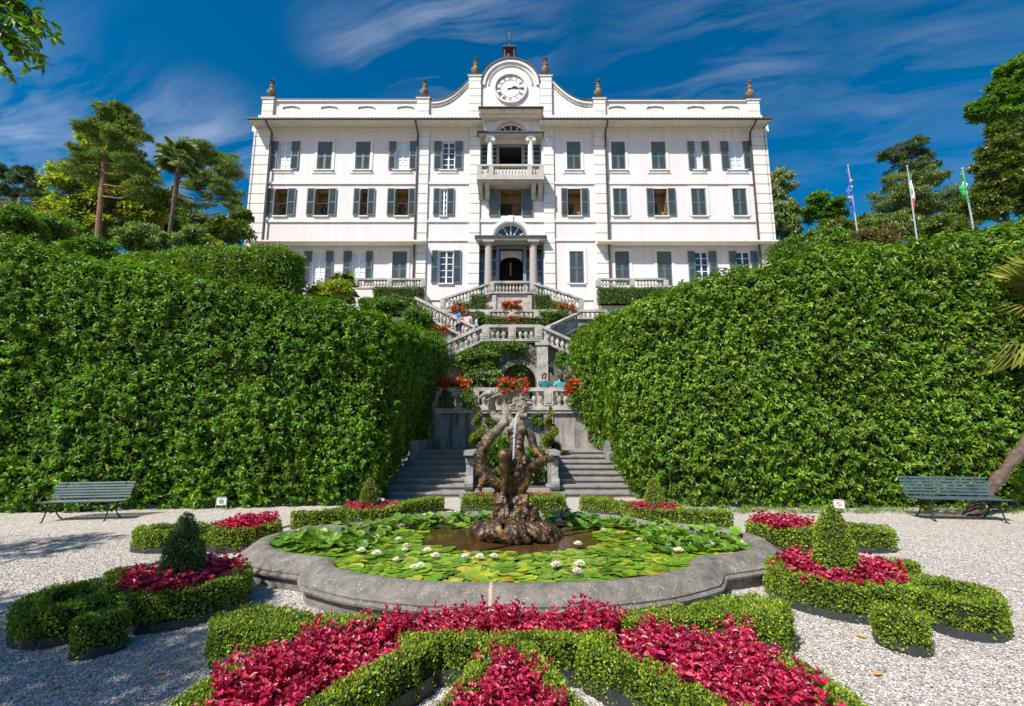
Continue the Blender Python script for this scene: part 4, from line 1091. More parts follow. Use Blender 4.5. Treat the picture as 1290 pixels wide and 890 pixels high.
balustrade('stone balustrade of the landing at the villa door', (-X4, Y4, z4+.02), (X4, Y4, z4+.02), h4, piers=(.0, 1), sp=.2)
for s in (-1, 1):
    balustrade('sloping stone balustrade falling to the %s from the door landing' % ('left' if s < 0 else 'right'), (s*X4, Y4, z4+.02), (s*xe, Y4, ze4), h4*.95, piers=(.96,), sp=.2)
    t = thing('stone_stair', 'flight of stone steps falling to the %s from the villa door landing' % ('left' if s < 0 else 'right'), 'stairs', (s*X4, Y4, z4), group='door flights of steps')
    n = 12
    for i in range(n):
        f0, f1 = i/n, (i+1)/n; x0_, x1_ = sorted((s*(X4+(xe-X4)*f0), s*(X4+(xe-X4)*f1))); z = z4+(ze4-z4)*f1
        mb = MB(); mb.box(x0_, x1_+.02, Y4+.16, Y4+1.6, z-.8, z); adopt(mb.build('step', M['stepstone'], smooth=False), t)
# side terraces beside the villa
Y5 = 30.0
for s in (-1, 1):
    z5 = P(645, 364.5, Y5).z; xi = abs(P(534 if s < 0 else 753.5, 360, Y5).x)
    a, b = sorted((s*xi, s*17.5))
    wbox('retaining_wall', 'pale plastered terrace wall under the %s balustrade of the villa' % ('left' if s < 0 else 'right'), 'wall', [(a, b, Y5-.1, 31.97, 7.0, z5-.002)], 'plaster')
    balustrade('pale balustrade of the terrace along the %s wing of the villa' % ('left' if s < 0 else 'right'), (s*xi, Y5, z5), (s*(xi+4.4), Y5, z5), P(645, 351.5, Y5).z-z5, piers=(.0, .5, 1), sp=.2)
# ---------------------------------------------------------------- the two tall hedges
LH = .105
def tall_hedge(label, path, mat, seed_n, dens=88, flip=False):
    """path: plan points with (x, y, height, foot height); the face looks towards the camera / the aisle"""
    pts = catmull(path, 8)
    # even spacing
    seg = np.concatenate([[0], np.cumsum(np.linalg.norm(np.diff(pts[:, :2], axis=0), axis=1))]); n = int(seg[-1]/.3)
    s = np.linspace(0, seg[-1], n); pts = np.stack([np.interp(s, seg, pts[:, k]) for k in range(4)], 1)
    prof = [(.15,0),(-.02,.08),(-.08,.25),(-.05,.45),(-.02,.62),(.0,.78),(.04,.90),(.16,.97),(.42,1.0),(1.0,1.01),(1.6,1.0)]
    V = []
    for i in range(n):
        d = pts[min(i+1,n-1), :2]-pts[max(i-1,0), :2]; d /= np.linalg.norm(d); q = np.array([-d[1], d[0]])*(-1 if flip else 1)   # q points back
        lean = .68*float(np.clip((pts[i,1]-11.0)/2.2, 0, 1))    # the aisle faces overhang toward the top
        for a, b in prof:
            xy = pts[i, :2]+q*(a+lean*max(0, .85-b)); V.append((xy[0], xy[1], pts[i,3]+b*(pts[i,2]-pts[i,3])))
    V = np.array(V); k = len(prof)
    F = np.array([(i*k+c, (i+1)*k+c, (i+1)*k+c+1, i*k+c+1) for i in range(n-1) for c in range(k-1)])
    if flip: F = F[:, ::-1]
    b = noise3(V, 1.3)*.10
    V[:, :2] += np.stack([b, b*.6], 1)
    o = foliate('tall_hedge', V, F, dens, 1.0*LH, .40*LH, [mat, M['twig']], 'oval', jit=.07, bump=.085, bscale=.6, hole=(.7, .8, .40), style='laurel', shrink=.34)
    return tag(o, label, 'hedge')
tall_hedge('tall clipped dark green laurel hedge filling the left side behind the left bench',
    [(-15.5, 8.9, 6.9, 0), (-12.5, 9.6, 6.2, 0), (-9.6, 10.1, 5.62, 0), (-6.6, 10.55, 5.1, 0), (-4.4, 10.85, 4.72, 0), (-3.25, 11.15, 4.52, 0), (-2.85, 11.9, 4.5, 0), (-2.75, 13.2, 4.6, .3), (-2.6, 14.6, 4.72, .8), (-2.38, 16.4, 4.95, 1.2), (-2.5, 17.6, 5.0, 1.8)], M['laurel'], 1)
tall_hedge('tall clipped green hedge filling the right side behind the right bench',
    [(15.5, 8.6, 7.2, 0), (12.5, 10.0, 6.62, 0), (10.0, 10.45, 6.2, 0), (7.6, 10.55, 5.85, 0), (5.2, 10.6, 5.42, 0), (3.75, 10.95, 5.08, 0), (3.0, 11.5, 4.88, 0), (2.66, 12.4, 4.92, 0), (2.5, 13.6, 5.0, .4), (2.25, 15.0, 5.08, .8), (2.1, 16.5, 5.1, 1.2), (2.2, 17.8, 5.1, 1.8)], M['laurel_r'], 2, flip=True)
# ---------------------------------------------------------------- low box borders of the parterre
HB = .25
def px(pts, z=HB): return np.array([tuple(G(x, y, z))[:2] for x, y in pts])
def bed(label, paths, dens, L, edge=True, mat='box'):
    """paths: list of (plan path, width, height, closed)"""
    t = thing('box_border', label, 'box hedge', (0, 0, 0), group=None)
    c0 = np.mean(np.concatenate([p[0][:, :2] for p in paths]), axis=0); t.location = (c0[0], c0[1], 0)
    off = np.array([c0[0], c0[1], 0])
    cs = [band(p, w, h, .03, cl) for p, w, h, cl in paths]
    V, F = join_cores(cs); V = V-off
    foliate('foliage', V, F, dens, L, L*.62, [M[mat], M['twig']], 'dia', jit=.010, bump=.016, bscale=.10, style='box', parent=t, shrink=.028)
    if edge:
        es = [band(p, np.asarray(w)+.035, (.11 if len(paths) > 6 else .075), 0, cl, prof=[(-.5,0),(-.5,1),(-.47,1),(-.47,.75),(.47,.75),(.47,1),(.5,1),(.5,0)]) for p, w, h, cl in paths]
        V, F = join_cores(es); link('edging', np_mesh('edging', [(V-off, F, 0, False)], [M['edging']]), t)
    return t
PC = np.array([0, 6.5])
def circ(c, r, a0=0, a1=2*PI, n=24, sx=1, rot=0):
    a = np.linspace(a0, a1, n, endpoint=abs(a1-a0-2*PI) > 1e-6); p = np.stack([r*np.cos(a)*sx, r*np.sin(a)], 1)
    cr, sr = math.cos(rot), math.sin(rot); return p @ np.array([[cr, sr], [-sr, cr]]) + np.asarray(c)
def loc(c, u, pts):                                     # along / across frame pointing away from the pool
    u = np.array(u)/np.linalg.norm(u); v = np.array([-u[1], u[0]]); return np.array([np.asarray(c)+u*a+v*b for a, b in pts])
def fleur(lab, c, u, k, dens, L, tail=1.0, tufts=True, ts=1.0):
    """ring round the flowers, a looped tail pointing outwards and two loose tufts"""
    ring = loc(c, u, [(.50*k*math.cos(a)*1.12, .50*k*math.sin(a)) for a in np.linspace(0, 2*PI, 28, endpoint=False)])
    lp = catmull([(.5,.12),(.8,.30),(1.15,.36),(1.42,.20),(1.48,-.02),(1.38,-.24),(1.1,-.32),(.8,-.2),(.5,-.12)], 5)
    loop = loc(c, u, [(.5*k+(a-.5)*k*tail, b*k) for a, b in lp])
    paths = [(ring, .20*k, HB*1.08, True), (loop, .21*k, HB, False)]
    if tufts:
        for sg in (-1, 1):
            tf = loc(c, u, [(.36*k, sg*.84*k*ts), (.50*k, sg*.95*k*ts), (.70*k, sg*.97*k*ts)])
            paths.append((catmull(tf, 4), .26*k, HB*.95, False))
    return bed(lab, paths, dens, L)
fleur('dark looped box border round the shaded cone yew left of the pool', (-3.18, 4.85), (-.84, -.54), .92, 9000, .024, .62, ts=.82)
fleur('bright looped box border round the sunlit cone right of the pool', (3.25, 5.06), (.78, -.62), .95, 9000, .024, .66)
fleur('low box border with pink flowers in front of the left plant sign', (-3.95, 7.35), (-1, -.12), .72, 5000, .032, 1.45)
fleur('low box border with pink flowers in front of the right plant sign', (4.0, 7.35), (1, -.12), .74, 5000, .032, 1.4)
def curl(lab, sgn):
    u = np.array([sgn*.72, .7]); c = np.array([sgn*2.62, 9.15])
    ring = loc(c, u, [(.40*math.cos(a), .46*math.sin(a)) for a in np.linspace(0, 2*PI, 24, endpoint=False)])
    e1 = catmull([c+np.array([sgn*.3, -.3]), c+np.array([sgn*.75, -.62]), c+np.array([sgn*1.15, -.62])], 5)
    e2 = catmull([c+np.array([-sgn*.35, .3]), c+np.array([-sgn*.8, .85]), c+np.array([-sgn*1.15, 1.25])], 5)
    return bed(lab, [(ring, .20, HB, True), (e1, .24, HB, False), (e2, .24, HB, False)], 4000, .036)
curl('low box border round the small cone bush at the back left rim of the pool', -1)
curl('low box border round the small cone bush at the back right rim of the pool', 1)
bed('low box border across the middle behind the statue, with pink flowers inside', [(np.array([(-.95, 10.35), (-.4, 10.2), (.4, 10.2), (1.0, 10.35), (1.0, 10.8), (0, 10.9), (-.95, 10.8)]), .28, HB, True)], 3500, .036)
bed('small low box hedge right of the border behind the statue', [(np.array([(1.6, 10.25), (2.1, 10.15)]), .34, HB, False)], 3500, .036)
# the large bed in the foreground
front = [
 (catmull(px([(266,792),(318,784),(380,790),(450,791),(492,789)]), 5), [.46]*6+[.38]*2+[.30]*3+[.24]*10, .27, False),
 (catmull(px([(997,776),(945,770),(885,778),(825,783),(780,787)]), 5), [.48]*6+[.40]*2+[.31]*3+[.24]*10, .27, False),
 (catmull(px([(500,810),(570,808),(645,808),(720,808),(775,808)]), 4), .155, HB, False),
 (catmull(px([(543,812),(500,836),(450,864),(400,893),(360,918),(325,942)]), 4), .155, HB, False),
 (catmull(px([(737,812),(790,836),(845,862),(900,889),(945,914),(985,940)]), 4), .155, HB, False),
 (catmull(px([(628,816),(606,842),(585,870),(560,905),(540,935)]), 4), .11, HB, False),
 (catmull(px([(656,816),(680,842),(702,870),(728,905),(752,935)]), 4), .11, HB, False),
 (catmull(px([(318,838),(278,862),(245,888),(212,915),(180,945)]), 4), .19, HB, False),
 (catmull(px([(985,834),(1020,858),(1050,882),(1085,910),(1120,940)]), 4), .19, HB, False),
]
bed('large foreground box border whose bands fan out toward the camera', front, 12500, .021)
# ---------------------------------------------------------------- crimson bedding plants
def red_plant(hh, spread, stems, whorl, L, nm):
    pos = []; ax = []; nn = []; ls = []; sp_ = []; sa = []; sl = []
    for i in range(stems):
        a = random.uniform(0, 2*PI); r = spread*math.sqrt(random.random()); h = hh*random.uniform(.6, 1.05)
        base = np.array([r*.5*math.cos(a), r*.5*math.sin(a), 0]); top = np.array([r*1.2*math.cos(a), r*1.2*math.sin(a), h])
        sp_.append(np.zeros(3)); sa.append(top); sl.append(np.linalg.norm(top))
        for j in range(whorl):
            f = .35+.65*j/(whorl-1); c = base*(1-f)+top*f; k = 5 if j < whorl-1 else 6
            a0 = random.uniform(0, 6.28)
            for m_ in range(k):
                b = a0+2*PI*m_/k+random.uniform(-.3,.3); el = random.uniform(.0,.5)+(.55 if j == whorl-1 else 0)
                d = np.array([math.cos(b)*math.cos(el), math.sin(b)*math.cos(el), math.sin(el)])
                pos.append(c); ax.append(d); nn.append(np.array([0,0,1])+rng.normal(size=3)*.25); ls.append(L*random.uniform(.7,1.25)*(1.1-.3*(j == whorl-1)))
    ls = np.array(ls)
    v, f = leaf_arrays(np.array(pos), np.array(ax), np.array(nn), ls, ls*.46, 'oval')
    v2, f2 = leaf_arrays(np.array(sp_), np.array(sa), rng.normal(size=(len(sp_), 3)), np.array(sl), .007, 'dia')      # the stems
    return np_mesh(nm, [(v, f, 0, False), (v2, f2, 0, False)], [M['red']])
RP = [red_plant(.225, .14, 22, 6, .038, 'bedding_plant') for _ in range(4)]
RPs = [red_plant(.19, .13, 18, 5, .042, 'bedding_plant') for _ in range(3)]
def bedding(poly, sp, label, group, meshes, z=.05, hs=1.0):
    for p in scatter([tuple(q) for q in poly], sp):
        o = link('bedding_plant', random.choice(meshes), None, (p[0], p[1], z), random.uniform(0, 6.28))
        s = random.uniform(.85, 1.15)*hs; o.scale = (s, s, s*random.uniform(.78, 1.42))
        tag(o, label, 'bedding plant', group)
fp = lambda pts: px(pts, .22)
bedding(fp([(285,890),(298,850),(350,832),(415,812),(470,804),(512,810),(505,824),(455,848),(395,878),(330,925),(262,925)]), .10, 'crimson leafed bedding plant in the left wedge of the foreground bed', 'crimson plants, left foreground wedge', RP)
bedding(fp([(776,808),(800,800),(860,810),(930,812),(980,840),(1000,868),(1040,925),(965,925),(895,876),(835,846),(785,824)]), .10, 'crimson leafed bedding plant in the right wedge of the foreground bed', 'crimson plants, right foreground wedge', RP)
bedding(fp([(495,800),(500,785),(560,778),(645,776),(730,778),(785,785),(782,796),(700,798),(600,798),(510,798)]), .10, 'crimson leafed bedding plant in the strip against the front of the pool', 'crimson plants, strip before the pool', RP, hs=.9)
bedding(fp([(638,826),(648,826),(668,856),(690,895),(705,925),(575,925),(602,880),(620,852)]), .095, 'crimson leafed bedding plant in the middle spike of the foreground bed', 'crimson plants, middle spike', RP)
def ringbed(c, r, label, group, sp=.115, hole=.13, sc_=1.0):
    for p in scatter([tuple(q) for q in circ(c, r)], sp):
        if hole and (p[0]-c[0])**2+(p[1]-c[1])**2 < hole*hole: continue
        o = link('bedding_plant', random.choice(RPs), None, (p[0], p[1], .12), random.uniform(0, 6.28)); s = random.uniform(1.15, 1.5)*sc_; o.scale = (s, s, s)
        tag(o, label, 'bedding plant', group)
ringbed((-3.18, 4.85), .38, 'crimson bedding plant round the shaded cone yew left of the pool', 'crimson plants, left cone')
ringbed((3.25, 5.06), .40, 'crimson bedding plant round the sunlit cone yew right of the pool', 'crimson plants, right cone')
ringbed((-3.95, 7.4), .30, 'pink red bedding plant in the border before the left plant sign', 'pink red plants, left far border', hole=0)
ringbed((4.0, 7.4), .30, 'pink red bedding plant in the border before the right plant sign', 'pink red plants, right far border', hole=0)
ringbed((-2.62, 9.15), .36, 'pink red bedding plant at the foot of the small cone left behind the pool', 'pink red plants, back left cone', sp=.15, sc_=.8)
ringbed((2.62, 9.15), .36, 'pink red bedding plant at the foot of the small cone right behind the pool', 'pink red plants, back right cone', sp=.15, sc_=.8)
bedding([(-.75,10.35),(.8,10.35),(.8,10.75),(-.75,10.75)], .17, 'pink red bedding plant in the middle border behind the statue', 'pink red plants, middle back border', RPs)
# ---------------------------------------------------------------- clipped cones and spirals
def cone(label, c, h, r, mat, dens, L, z0=.05):
    prof = [(.62,0),(.98,.10),(1,.25),(.90,.45),(.72,.65),(.50,.82),(.25,.95),(.06,1.0)]; n = 20; V = []
    for a, b in prof:
        for k in range(n): t = 2*PI*k/n; V.append((r*a*math.cos(t), r*a*math.sin(t), z0+b*h))
    F = np.array([(i*n+k, i*n+(k+1)%n, (i+1)*n+(k+1)%n, (i+1)*n+k) for i in range(len(prof)-1) for k in range(n)])
    t = thing('cone_topiary', label, 'topiary', (c[0], c[1], 0))
    foliate('crown', np.array(V), F, dens, L, L*.6, [M[mat], M['twig']], 'dia', jit=.01, bump=.012, bscale=.1, parent=t, shrink=.03)
    mb = MB(); mb.cyl((0,0,0), (0,0,.2), .03, n=7); mb.build('trunk', M['bark'], t)
    return t
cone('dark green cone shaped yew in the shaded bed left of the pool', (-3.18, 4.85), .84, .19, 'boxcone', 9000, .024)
cone('light green cone shaped yew in the sunny bed right of the pool', (3.25, 5.06), .88, .21, 'box', 9000, .024)
cone('small bright cone bush at the back left of the pool', (-2.66, 9.2), .74, .19, 'lime', 5000, .032)
cone('small pale cone bush at the back right of the pool', (2.66, 9.2), .74, .20, 'lime', 5000, .032)
def spiral(label, c, z0, h, r):
    t = thing('spiral_topiary', label, 'topiary', (c[0], c[1], z0)); V = []; F = []; n = 8; m = 40
    for i in range(m+1):
        f = i/m; a = f*2*PI*2.3; rr = r*(1-f*.75); cx, cy, cz = rr*.45*math.cos(a), rr*.45*math.sin(a), h*(.08+.88*f); tr = rr*.66
        for k in range(n):
            b = 2*PI*k/n; V.append((cx+tr*math.cos(b), cy+tr*math.sin(b), cz)) if False else V.append((cx+math.cos(a)*tr*math.cos(b), cy+math.sin(a)*tr*math.cos(b), cz+tr*.8*math.sin(b)))
    F = np.array([(i*n+k, (i+1)*n+k, (i+1)*n+(k+1)%n, i*n+(k+1)%n) for i in range(m) for k in range(n)])
    foliate('crown', np.array(V), F, 2600, .05, .03, [M['lime'], M['twig']], 'dia', jit=.015, bump=.02, bscale=.15, parent=t, shrink=.03)
    mb = MB(); mb.cyl((0,0,0), (0,0,h*.8), .03, n=6); mb.build('trunk', M['bark'], t)
a = P(602, 585, 14.2); spiral('clipped spiral bush at the left of the planted recess behind the statue', (a.x, 14.2), 1.0, 1.4, .31)
a = P(694, 585, 14.2); spiral('clipped spiral bush at the right of the planted recess behind the statue', (a.x, 14.2), 1.0, 1.4, .31)
# ---------------------------------------------------------------- loose shrubs and ivy built of leaf clumps
def clumps(cs, per, L, W, kind='dia', flat=1.0, droop=0.0, fill=.5):
    """cs: (x,y,z,r) or (x,y,z,rx,ry,rz)"""
    P_ = []; A_ = []; N_ = []
    for c in cs:
        r = np.array(c[3:6]) if len(c) > 4 else np.array([c[3], c[3], c[3]*flat]); n = per
        d = rnd_dir(n); d[:, 2] = np.where(d[:, 2] < -.2, -d[:, 2]*.6, d[:, 2]); rad = rng.random(n)**fill
        P_.append(np.array(c[:3]) + d*r*rad[:, None]); A_.append(d*.7+rnd_dir(n)*.8+np.array([0,0,-droop])); N_.append(d*.5+np.array([0,0,.7])+rnd_dir(n)*.6)
    p = np.concatenate(P_); n = len(p)
    return leaf_arrays(p, np.concatenate(A_), np.concatenate(N_), L*rng.uniform(.6,1.3,n), W*rng.uniform(.7,1.2,n), kind)
def shrub(label, cat, c, r, nc, per, L, W, mat, name='shrub', kind='dia', stem=True, flat=.8, droop=0.0, cr=.45):
    """c: centre; r: (rx, ry, rz)"""
    t = thing(name, label, cat, (c[0], c[1], c[2]-r[2]))
    cs = []
    for _ in range(nc):
        d = rnd_dir(1)[0]*random.random()**.4; cs.append((d[0]*r[0]*.8, d[1]*r[1]*.8, r[2]+d[2]*r[2]*.8, cr*min(r[0], r[2])*random.uniform(.7, 1.3)))
    v, f = clumps(cs, per, L, W, kind, flat, droop)
    link('foliage', np_mesh('foliage', [(v, f, 0, False)], [M[mat]]), t)
    if stem:
        mb = MB()
        for q in cs[:10]: mb.tube([(q[0]*.1, q[1]*.1, -.4), (q[0]*.4, q[1]*.4, q[2]*.55), q[:3]], [.04, .028, .012], 5)
        mb.build('stem', M['bark'], t)
    return t
def pxshrub(label, x0, x1, y0, y1, Y, nc, per, L, mat, depth=None, cat='shrub', name='shrub', **kw):
    a, b = P(x0, (y0+y1)/2, Y), P(x1, (y0+y1)/2, Y); zt, zb = P((x0+x1)/2, y0, Y).z, P((x0+x1)/2, y1, Y).z
    rx = (b.x-a.x)/2; return shrub(label, cat, ((a.x+b.x)/2, Y, (zt+zb)/2), (rx, depth or rx*.8, (zt-zb)/2), nc, per, L, L*.55, mat, name, **kw)
pxshrub('leafy bushes and hanging plants in the recess right behind the statue', 655, 690, 560, 612, 13.6, 26, 110, .11, 'ivy', .5)
pxshrub('bright green leafy bush in the recess left behind the statue', 610, 652, 545, 608, 13.7, 30, 110, .11, 'bright', .5)
pxshrub('white flecked foliage at the left edge of the planted recess', 600, 622, 590, 615, 13.0, 14, 80, .08, 'pale', .3)
pxshrub('dark ivy covering the left half of the grotto wall', 562, 640, 440, 480, 18.9, 60, 110, .13, 'ivy', .35, cat='ivy', name='ivy')
pxshrub('bright fern like plants in front of the grotto on the first terrace', 578, 640, 466, 496, 18.2, 36, 110, .13, 'pale', .4)
pxshrub('green growth filling the mouth of the grotto niche', 636, 674, 440, 480, 19.5, 40, 110, .12, 'bright', .3, cat='ivy', name='ivy')
pxshrub('sparse ivy hanging on the wall right of the grotto pier', 694, 728, 436, 478, 18.7, 22, 50, .10, 'ivy', .25, cat='ivy', name='ivy', cr=.3, stem=False)
pxshrub('ivy trailing below the middle landing rail', 596, 676, 433, 447, 19.0, 46, 60, .12, 'ivy', .2, cat='ivy', name='ivy', cr=.9, stem=False)
pxshrub('dark ivy on the wall behind the middle landing rail', 612, 682, 408, 432, 23.2, 44, 90, .12, 'ivy', .25, cat='ivy', name='ivy', cr=.6)
pxshrub('leafy bush left of the geraniums above the middle landing', 588, 624, 392, 416, 22.5, 30, 110, .12, 'bright', .4)
pxshrub('leafy bush right of the geraniums above the middle landing', 674, 722, 390, 414, 22.5, 36, 110, .12, 'ivy', .4)
pxshrub('white rose bush tumbling over the first balustrade left of the statue', 577, 602, 490, 522, 15.85, 26, 70, .08, 'ivy', .15, stem=False)
pxshrub('climber hanging over the first balustrade near the right hedge', 714, 746, 490, 522, 15.85, 26, 80, .08, 'ivy', .15, stem=False)
pxshrub('climber hanging over the first balustrade near the left hedge', 552, 574, 492, 520, 15.85, 18, 70, .08, 'ivy', .15, stem=False)
pxshrub('tuft of ivy on the stained wall left behind the statue', 611, 626, 518, 545, 15.9, 12, 60, .08, 'ivy', .1, stem=False)
pxshrub('tuft of ivy on the stained wall right behind the statue', 668, 688, 518, 548, 15.9, 12, 50, .08, 'ivy', .1, stem=False)
def slab_hedge(label, x0, x1, y0, y1, Y, dep, mat, dens=420, L=.11):
    a = P(x0, (y0+y1)/2, Y).x; b = P(x1, (y0+y1)/2, Y).x; zt, zb = P(645, y0, Y).z, P(645, y1, Y).z
    n = max(3, int((b-a)/.4)); path = np.stack([np.linspace(a, b, n), np.full(n, Y)], 1)
    V, F = band(path, dep, zt-zb, zb)
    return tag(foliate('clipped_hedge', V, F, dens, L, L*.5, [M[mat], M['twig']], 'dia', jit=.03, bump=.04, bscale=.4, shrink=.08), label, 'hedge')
slab_hedge('low clipped hedge under the left villa balustrade', 470, 534, 363.5, 382, 29.6, .6, 'ivy', 500, .10)
slab_hedge('low clipped hedge under the right villa balustrade', 753, 860, 364, 384, 29.6, .6, 'ivy', 500, .10)
slab_hedge('second low hedge stepping down toward the left upper flight', 455, 522, 377, 398, 26.5, .8, 'ivy', 450, .10)
slab_hedge('clipped hedge strip below the geraniums above the middle landing', 612, 690, 401, 412, 22.0, .5, 'olive', 700, .08)
slab_hedge('ivy triangle left under the villa steps', 592, 613, 372, 391, 27.6, .3, 'ivy', 600, .09)
slab_hedge('ivy triangle right under the villa steps', 673, 694, 372, 391, 27.6, .3, 'ivy', 600, .09)
slab_hedge('low ivy left under the end of the villa steps', 571, 592, 382, 391, 27.6, .3, 'ivy', 600, .09)
slab_hedge('low ivy right under the end of the villa steps', 694, 716, 382, 391, 27.6, .3, 'ivy', 600, .09)
# rounded hedge above the left hedge
V, F = band(catmull([(P(150, 340, 21).x, 21.3), (P(230, 340, 20.5).x, 20.5), (P(320, 335, 20).x, 20), (P(378, 335, 20).x, 20.3)], 6), 2.4, P(300, 322, 20).z-6.2, 6.2)
tag(foliate('clipped_hedge', V, F, 480, .12, .06, [M['laurel_r'], M['twig']], 'oval', jit=.06, bump=.08, bscale=.6, shrink=.15), 'rounded olive tinged hedge rising above the left tall hedge', 'hedge')
pxshrub('pale yellow green shrub between the left hedge and the villa', 385, 450, 352, 392, 21, 40, 120, .14, 'lime', .8)
pxshrub('green shrub with narrow leaves below the left villa balustrade', 445, 520, 372, 400, 22, 40, 110, .14, 'bright', .8)
pxshrub('leafy shrub bulging at the end of the left tall hedge', 505, 545, 385, 425, 18, 40, 120, .13, 'bright', .6)
# geranium boxes
def geranium(label, x, y, Y, w, h, pot=True, n=18):
    w *= 1.12; h *= 1.2; n = int(n*1.7)
    c = P(x, y, Y); px_ = (P(x+1, y, Y).x-c.x); w *= px_; h *= px_
    t = thing('geranium_pot', label, 'flower pot', (c.x, Y, c.z-h*.75))
    cs = [(random.uniform(-.42,.42)*w, random.uniform(-.18,.18), h*random.uniform(.3,.75), .13) for _ in range(n)]
    v, f = clumps(cs, 45, .085, .06, 'dia'); link('foliage', np_mesh('foliage', [(v, f, 0, False)], [M['ivy']]), t)
    cs = [(random.uniform(-.48,.48)*w, random.uniform(-.3,.12), h*random.uniform(.25,1.0), .065) for _ in range(int(n*2.3))]
    v, f = clumps(cs, 26, .06, .055, 'dia'); link('blossom', np_mesh('blossom', [(v, f, 0, False)], [M['geranium']]), t)
    mb = MB(); mb.box(-w*.4, w*.4, -.1, .1, -.02, h*.4); mb.build('trough', M['balstone'], t, smooth=False)
geranium('orange red geraniums on the first balustrade beside the left hedge', 573, 483, 16.15, 40, 20)
geranium('red geraniums in the middle of the first balustrade behind the statue', 648, 484, 16.15, 34, 20)
geranium('red geraniums on the first balustrade beside the right hedge', 728, 486, 16.15, 30, 20)
geranium('red geraniums above the middle landing rail', 650, 404, 22.0, 26, 13)
geranium('red geraniums in the centre of the upper cross balustrade', 645, 384, 24.0, 22, 13)
geranium('small red geraniums at the left of the upper cross balustrade', 577, 390, 24.0, 17, 11, n=12)
geranium('small red geraniums at the right of the upper cross balustrade', 713, 388, 24.0, 20, 10, n=12)
geranium('red geraniums at the end of the left tall hedge', 553, 415, 20.5, 24, 12, n=14)
# rough grass under the right hedge
cs = [(x, 10.35-abs(x-7)*.02+random.uniform(-.35, .2), .01, .14, .10, .07) for x in np.linspace(3.6, 11, 90)]
v, f = clumps(cs, 60, .07, .012, 'dia'); tag(link('grass_strip', np_mesh('grass_strip', [(v, f, 0, False)], [M['shrub']])), 'thin strip of grass under the right tall hedge', 'grass', kind='stuff')
# ---------------------------------------------------------------- mixtilinear pool
CY = 6.5
quad = [(0,4.40),(.5,4.41),(1.0,4.49),(1.5,4.66),(2.0,4.96),(2.10,5.12),(2.2,5.33),(2.45,5.42),(2.75,5.55),(3.05,5.78),(3.28,6.12),(3.37,6.5)]
front_c = catmull(quad[:5], 6); notch = catmull(quad[4:7], 4); lobe = catmull(quad[6:], 5)
qr = np.concatenate([front_c[:-1], notch[:-1], lobe[:-1]])
def full_outline(q):
    a = q[1:] ; e = np.array([[3.37, 6.5]])
    up = np.stack([q[:, 0], 2*CY-q[:, 1]], 1)
    right = np.concatenate([q, e, up[::-1]])
    left = np.stack([-right[:, 0], right[:, 1]], 1)[::-1]
    return np.concatenate([right, left[1:-1]])
out = full_outline(qr)
def inset(p, d):
    n = len(p); t = np.roll(p, -1, 0)-np.roll(p, 1, 0); t = nrmz(t); nr = np.stack([t[:, 1], -t[:, 0]], 1)
    return p - nr*np.clip(d, -1, 1)
def area(p): return .5*np.sum(p[:,0]*np.roll(p[:,1],-1)-np.roll(p[:,0],-1)*p[:,1])
if area(out) < 0: out = out[::-1]
pool = thing('fountain_basin', 'curved grey stone fountain basin full of water lilies in the middle of the garden', 'fountain basin', (0, CY, 0))
def ringprof(name, prof, mat):
    n = len(out); k = len(prof); V = []
    rings = [inset(out, d) for d, z in prof]
    for i in range(n):
        for j, (d, z) in enumerate(prof): V.append((rings[j][i][0], rings[j][i][1]-CY, z))
    F = [(i*k+j, ((i+1)%n)*k+j, ((i+1)%n)*k+j+1, i*k+j+1) for i in range(n) for j in range(k-1)]
    me = bpy.data.meshes.new(name); me.from_pydata(V, [], F); me.materials.append(mat)
    me.polygons.foreach_set('use_smooth', [True]*len(F)); me.set_sharp_from_angle(angle=R(50)); me.update()
    return link(name, me, pool)
ringprof('plinth', [(0,0),(-.005,.10),(0,.125)], M['poolstone'])
ringprof('coping', [(-.0,.126),(-.055,.128),(-.062,.15),(-.04,.165),(-.03,.17),(-.035,.19),(-.015,.20),(.03,.225),(.06,.26),(.11,.295),(.17,.312),(.23,.31),(.28,.295),(.30,.27),(.30,.05)], M['poolstone'])
jm = MB(); pj = [(-.0,.126),(-.055,.128),(-.062,.15),(-.04,.165),(-.03,.17),(-.035,.19),(-.015,.20),(.03,.225),(.06,.26),(.11,.295),(.17,.312),(.23,.31),(.28,.295)]
vs = [(x, 4.40-CY+d-.003, z+.003) for x in (-.205, -.175) for d, z in pj]     # a tan mortar joint across the coping
jm.add(vs, [(i, len(pj)+i, len(pj)+i+1, i+1) for i in range(len(pj)-1)]); jm.build('mortar_joint', m_plain('tan_mortar', (.40, .30, .20), .9, var=.3, scale=20), pool)
ZW = .2
wo = inset(out, .29)
mb = MB(); mb.add([(x, y, ZW) for x, y in wo], [tuple(range(len(wo)))]); tag(mb.build('pond_water', M['water'], smooth=False), kind='structure')
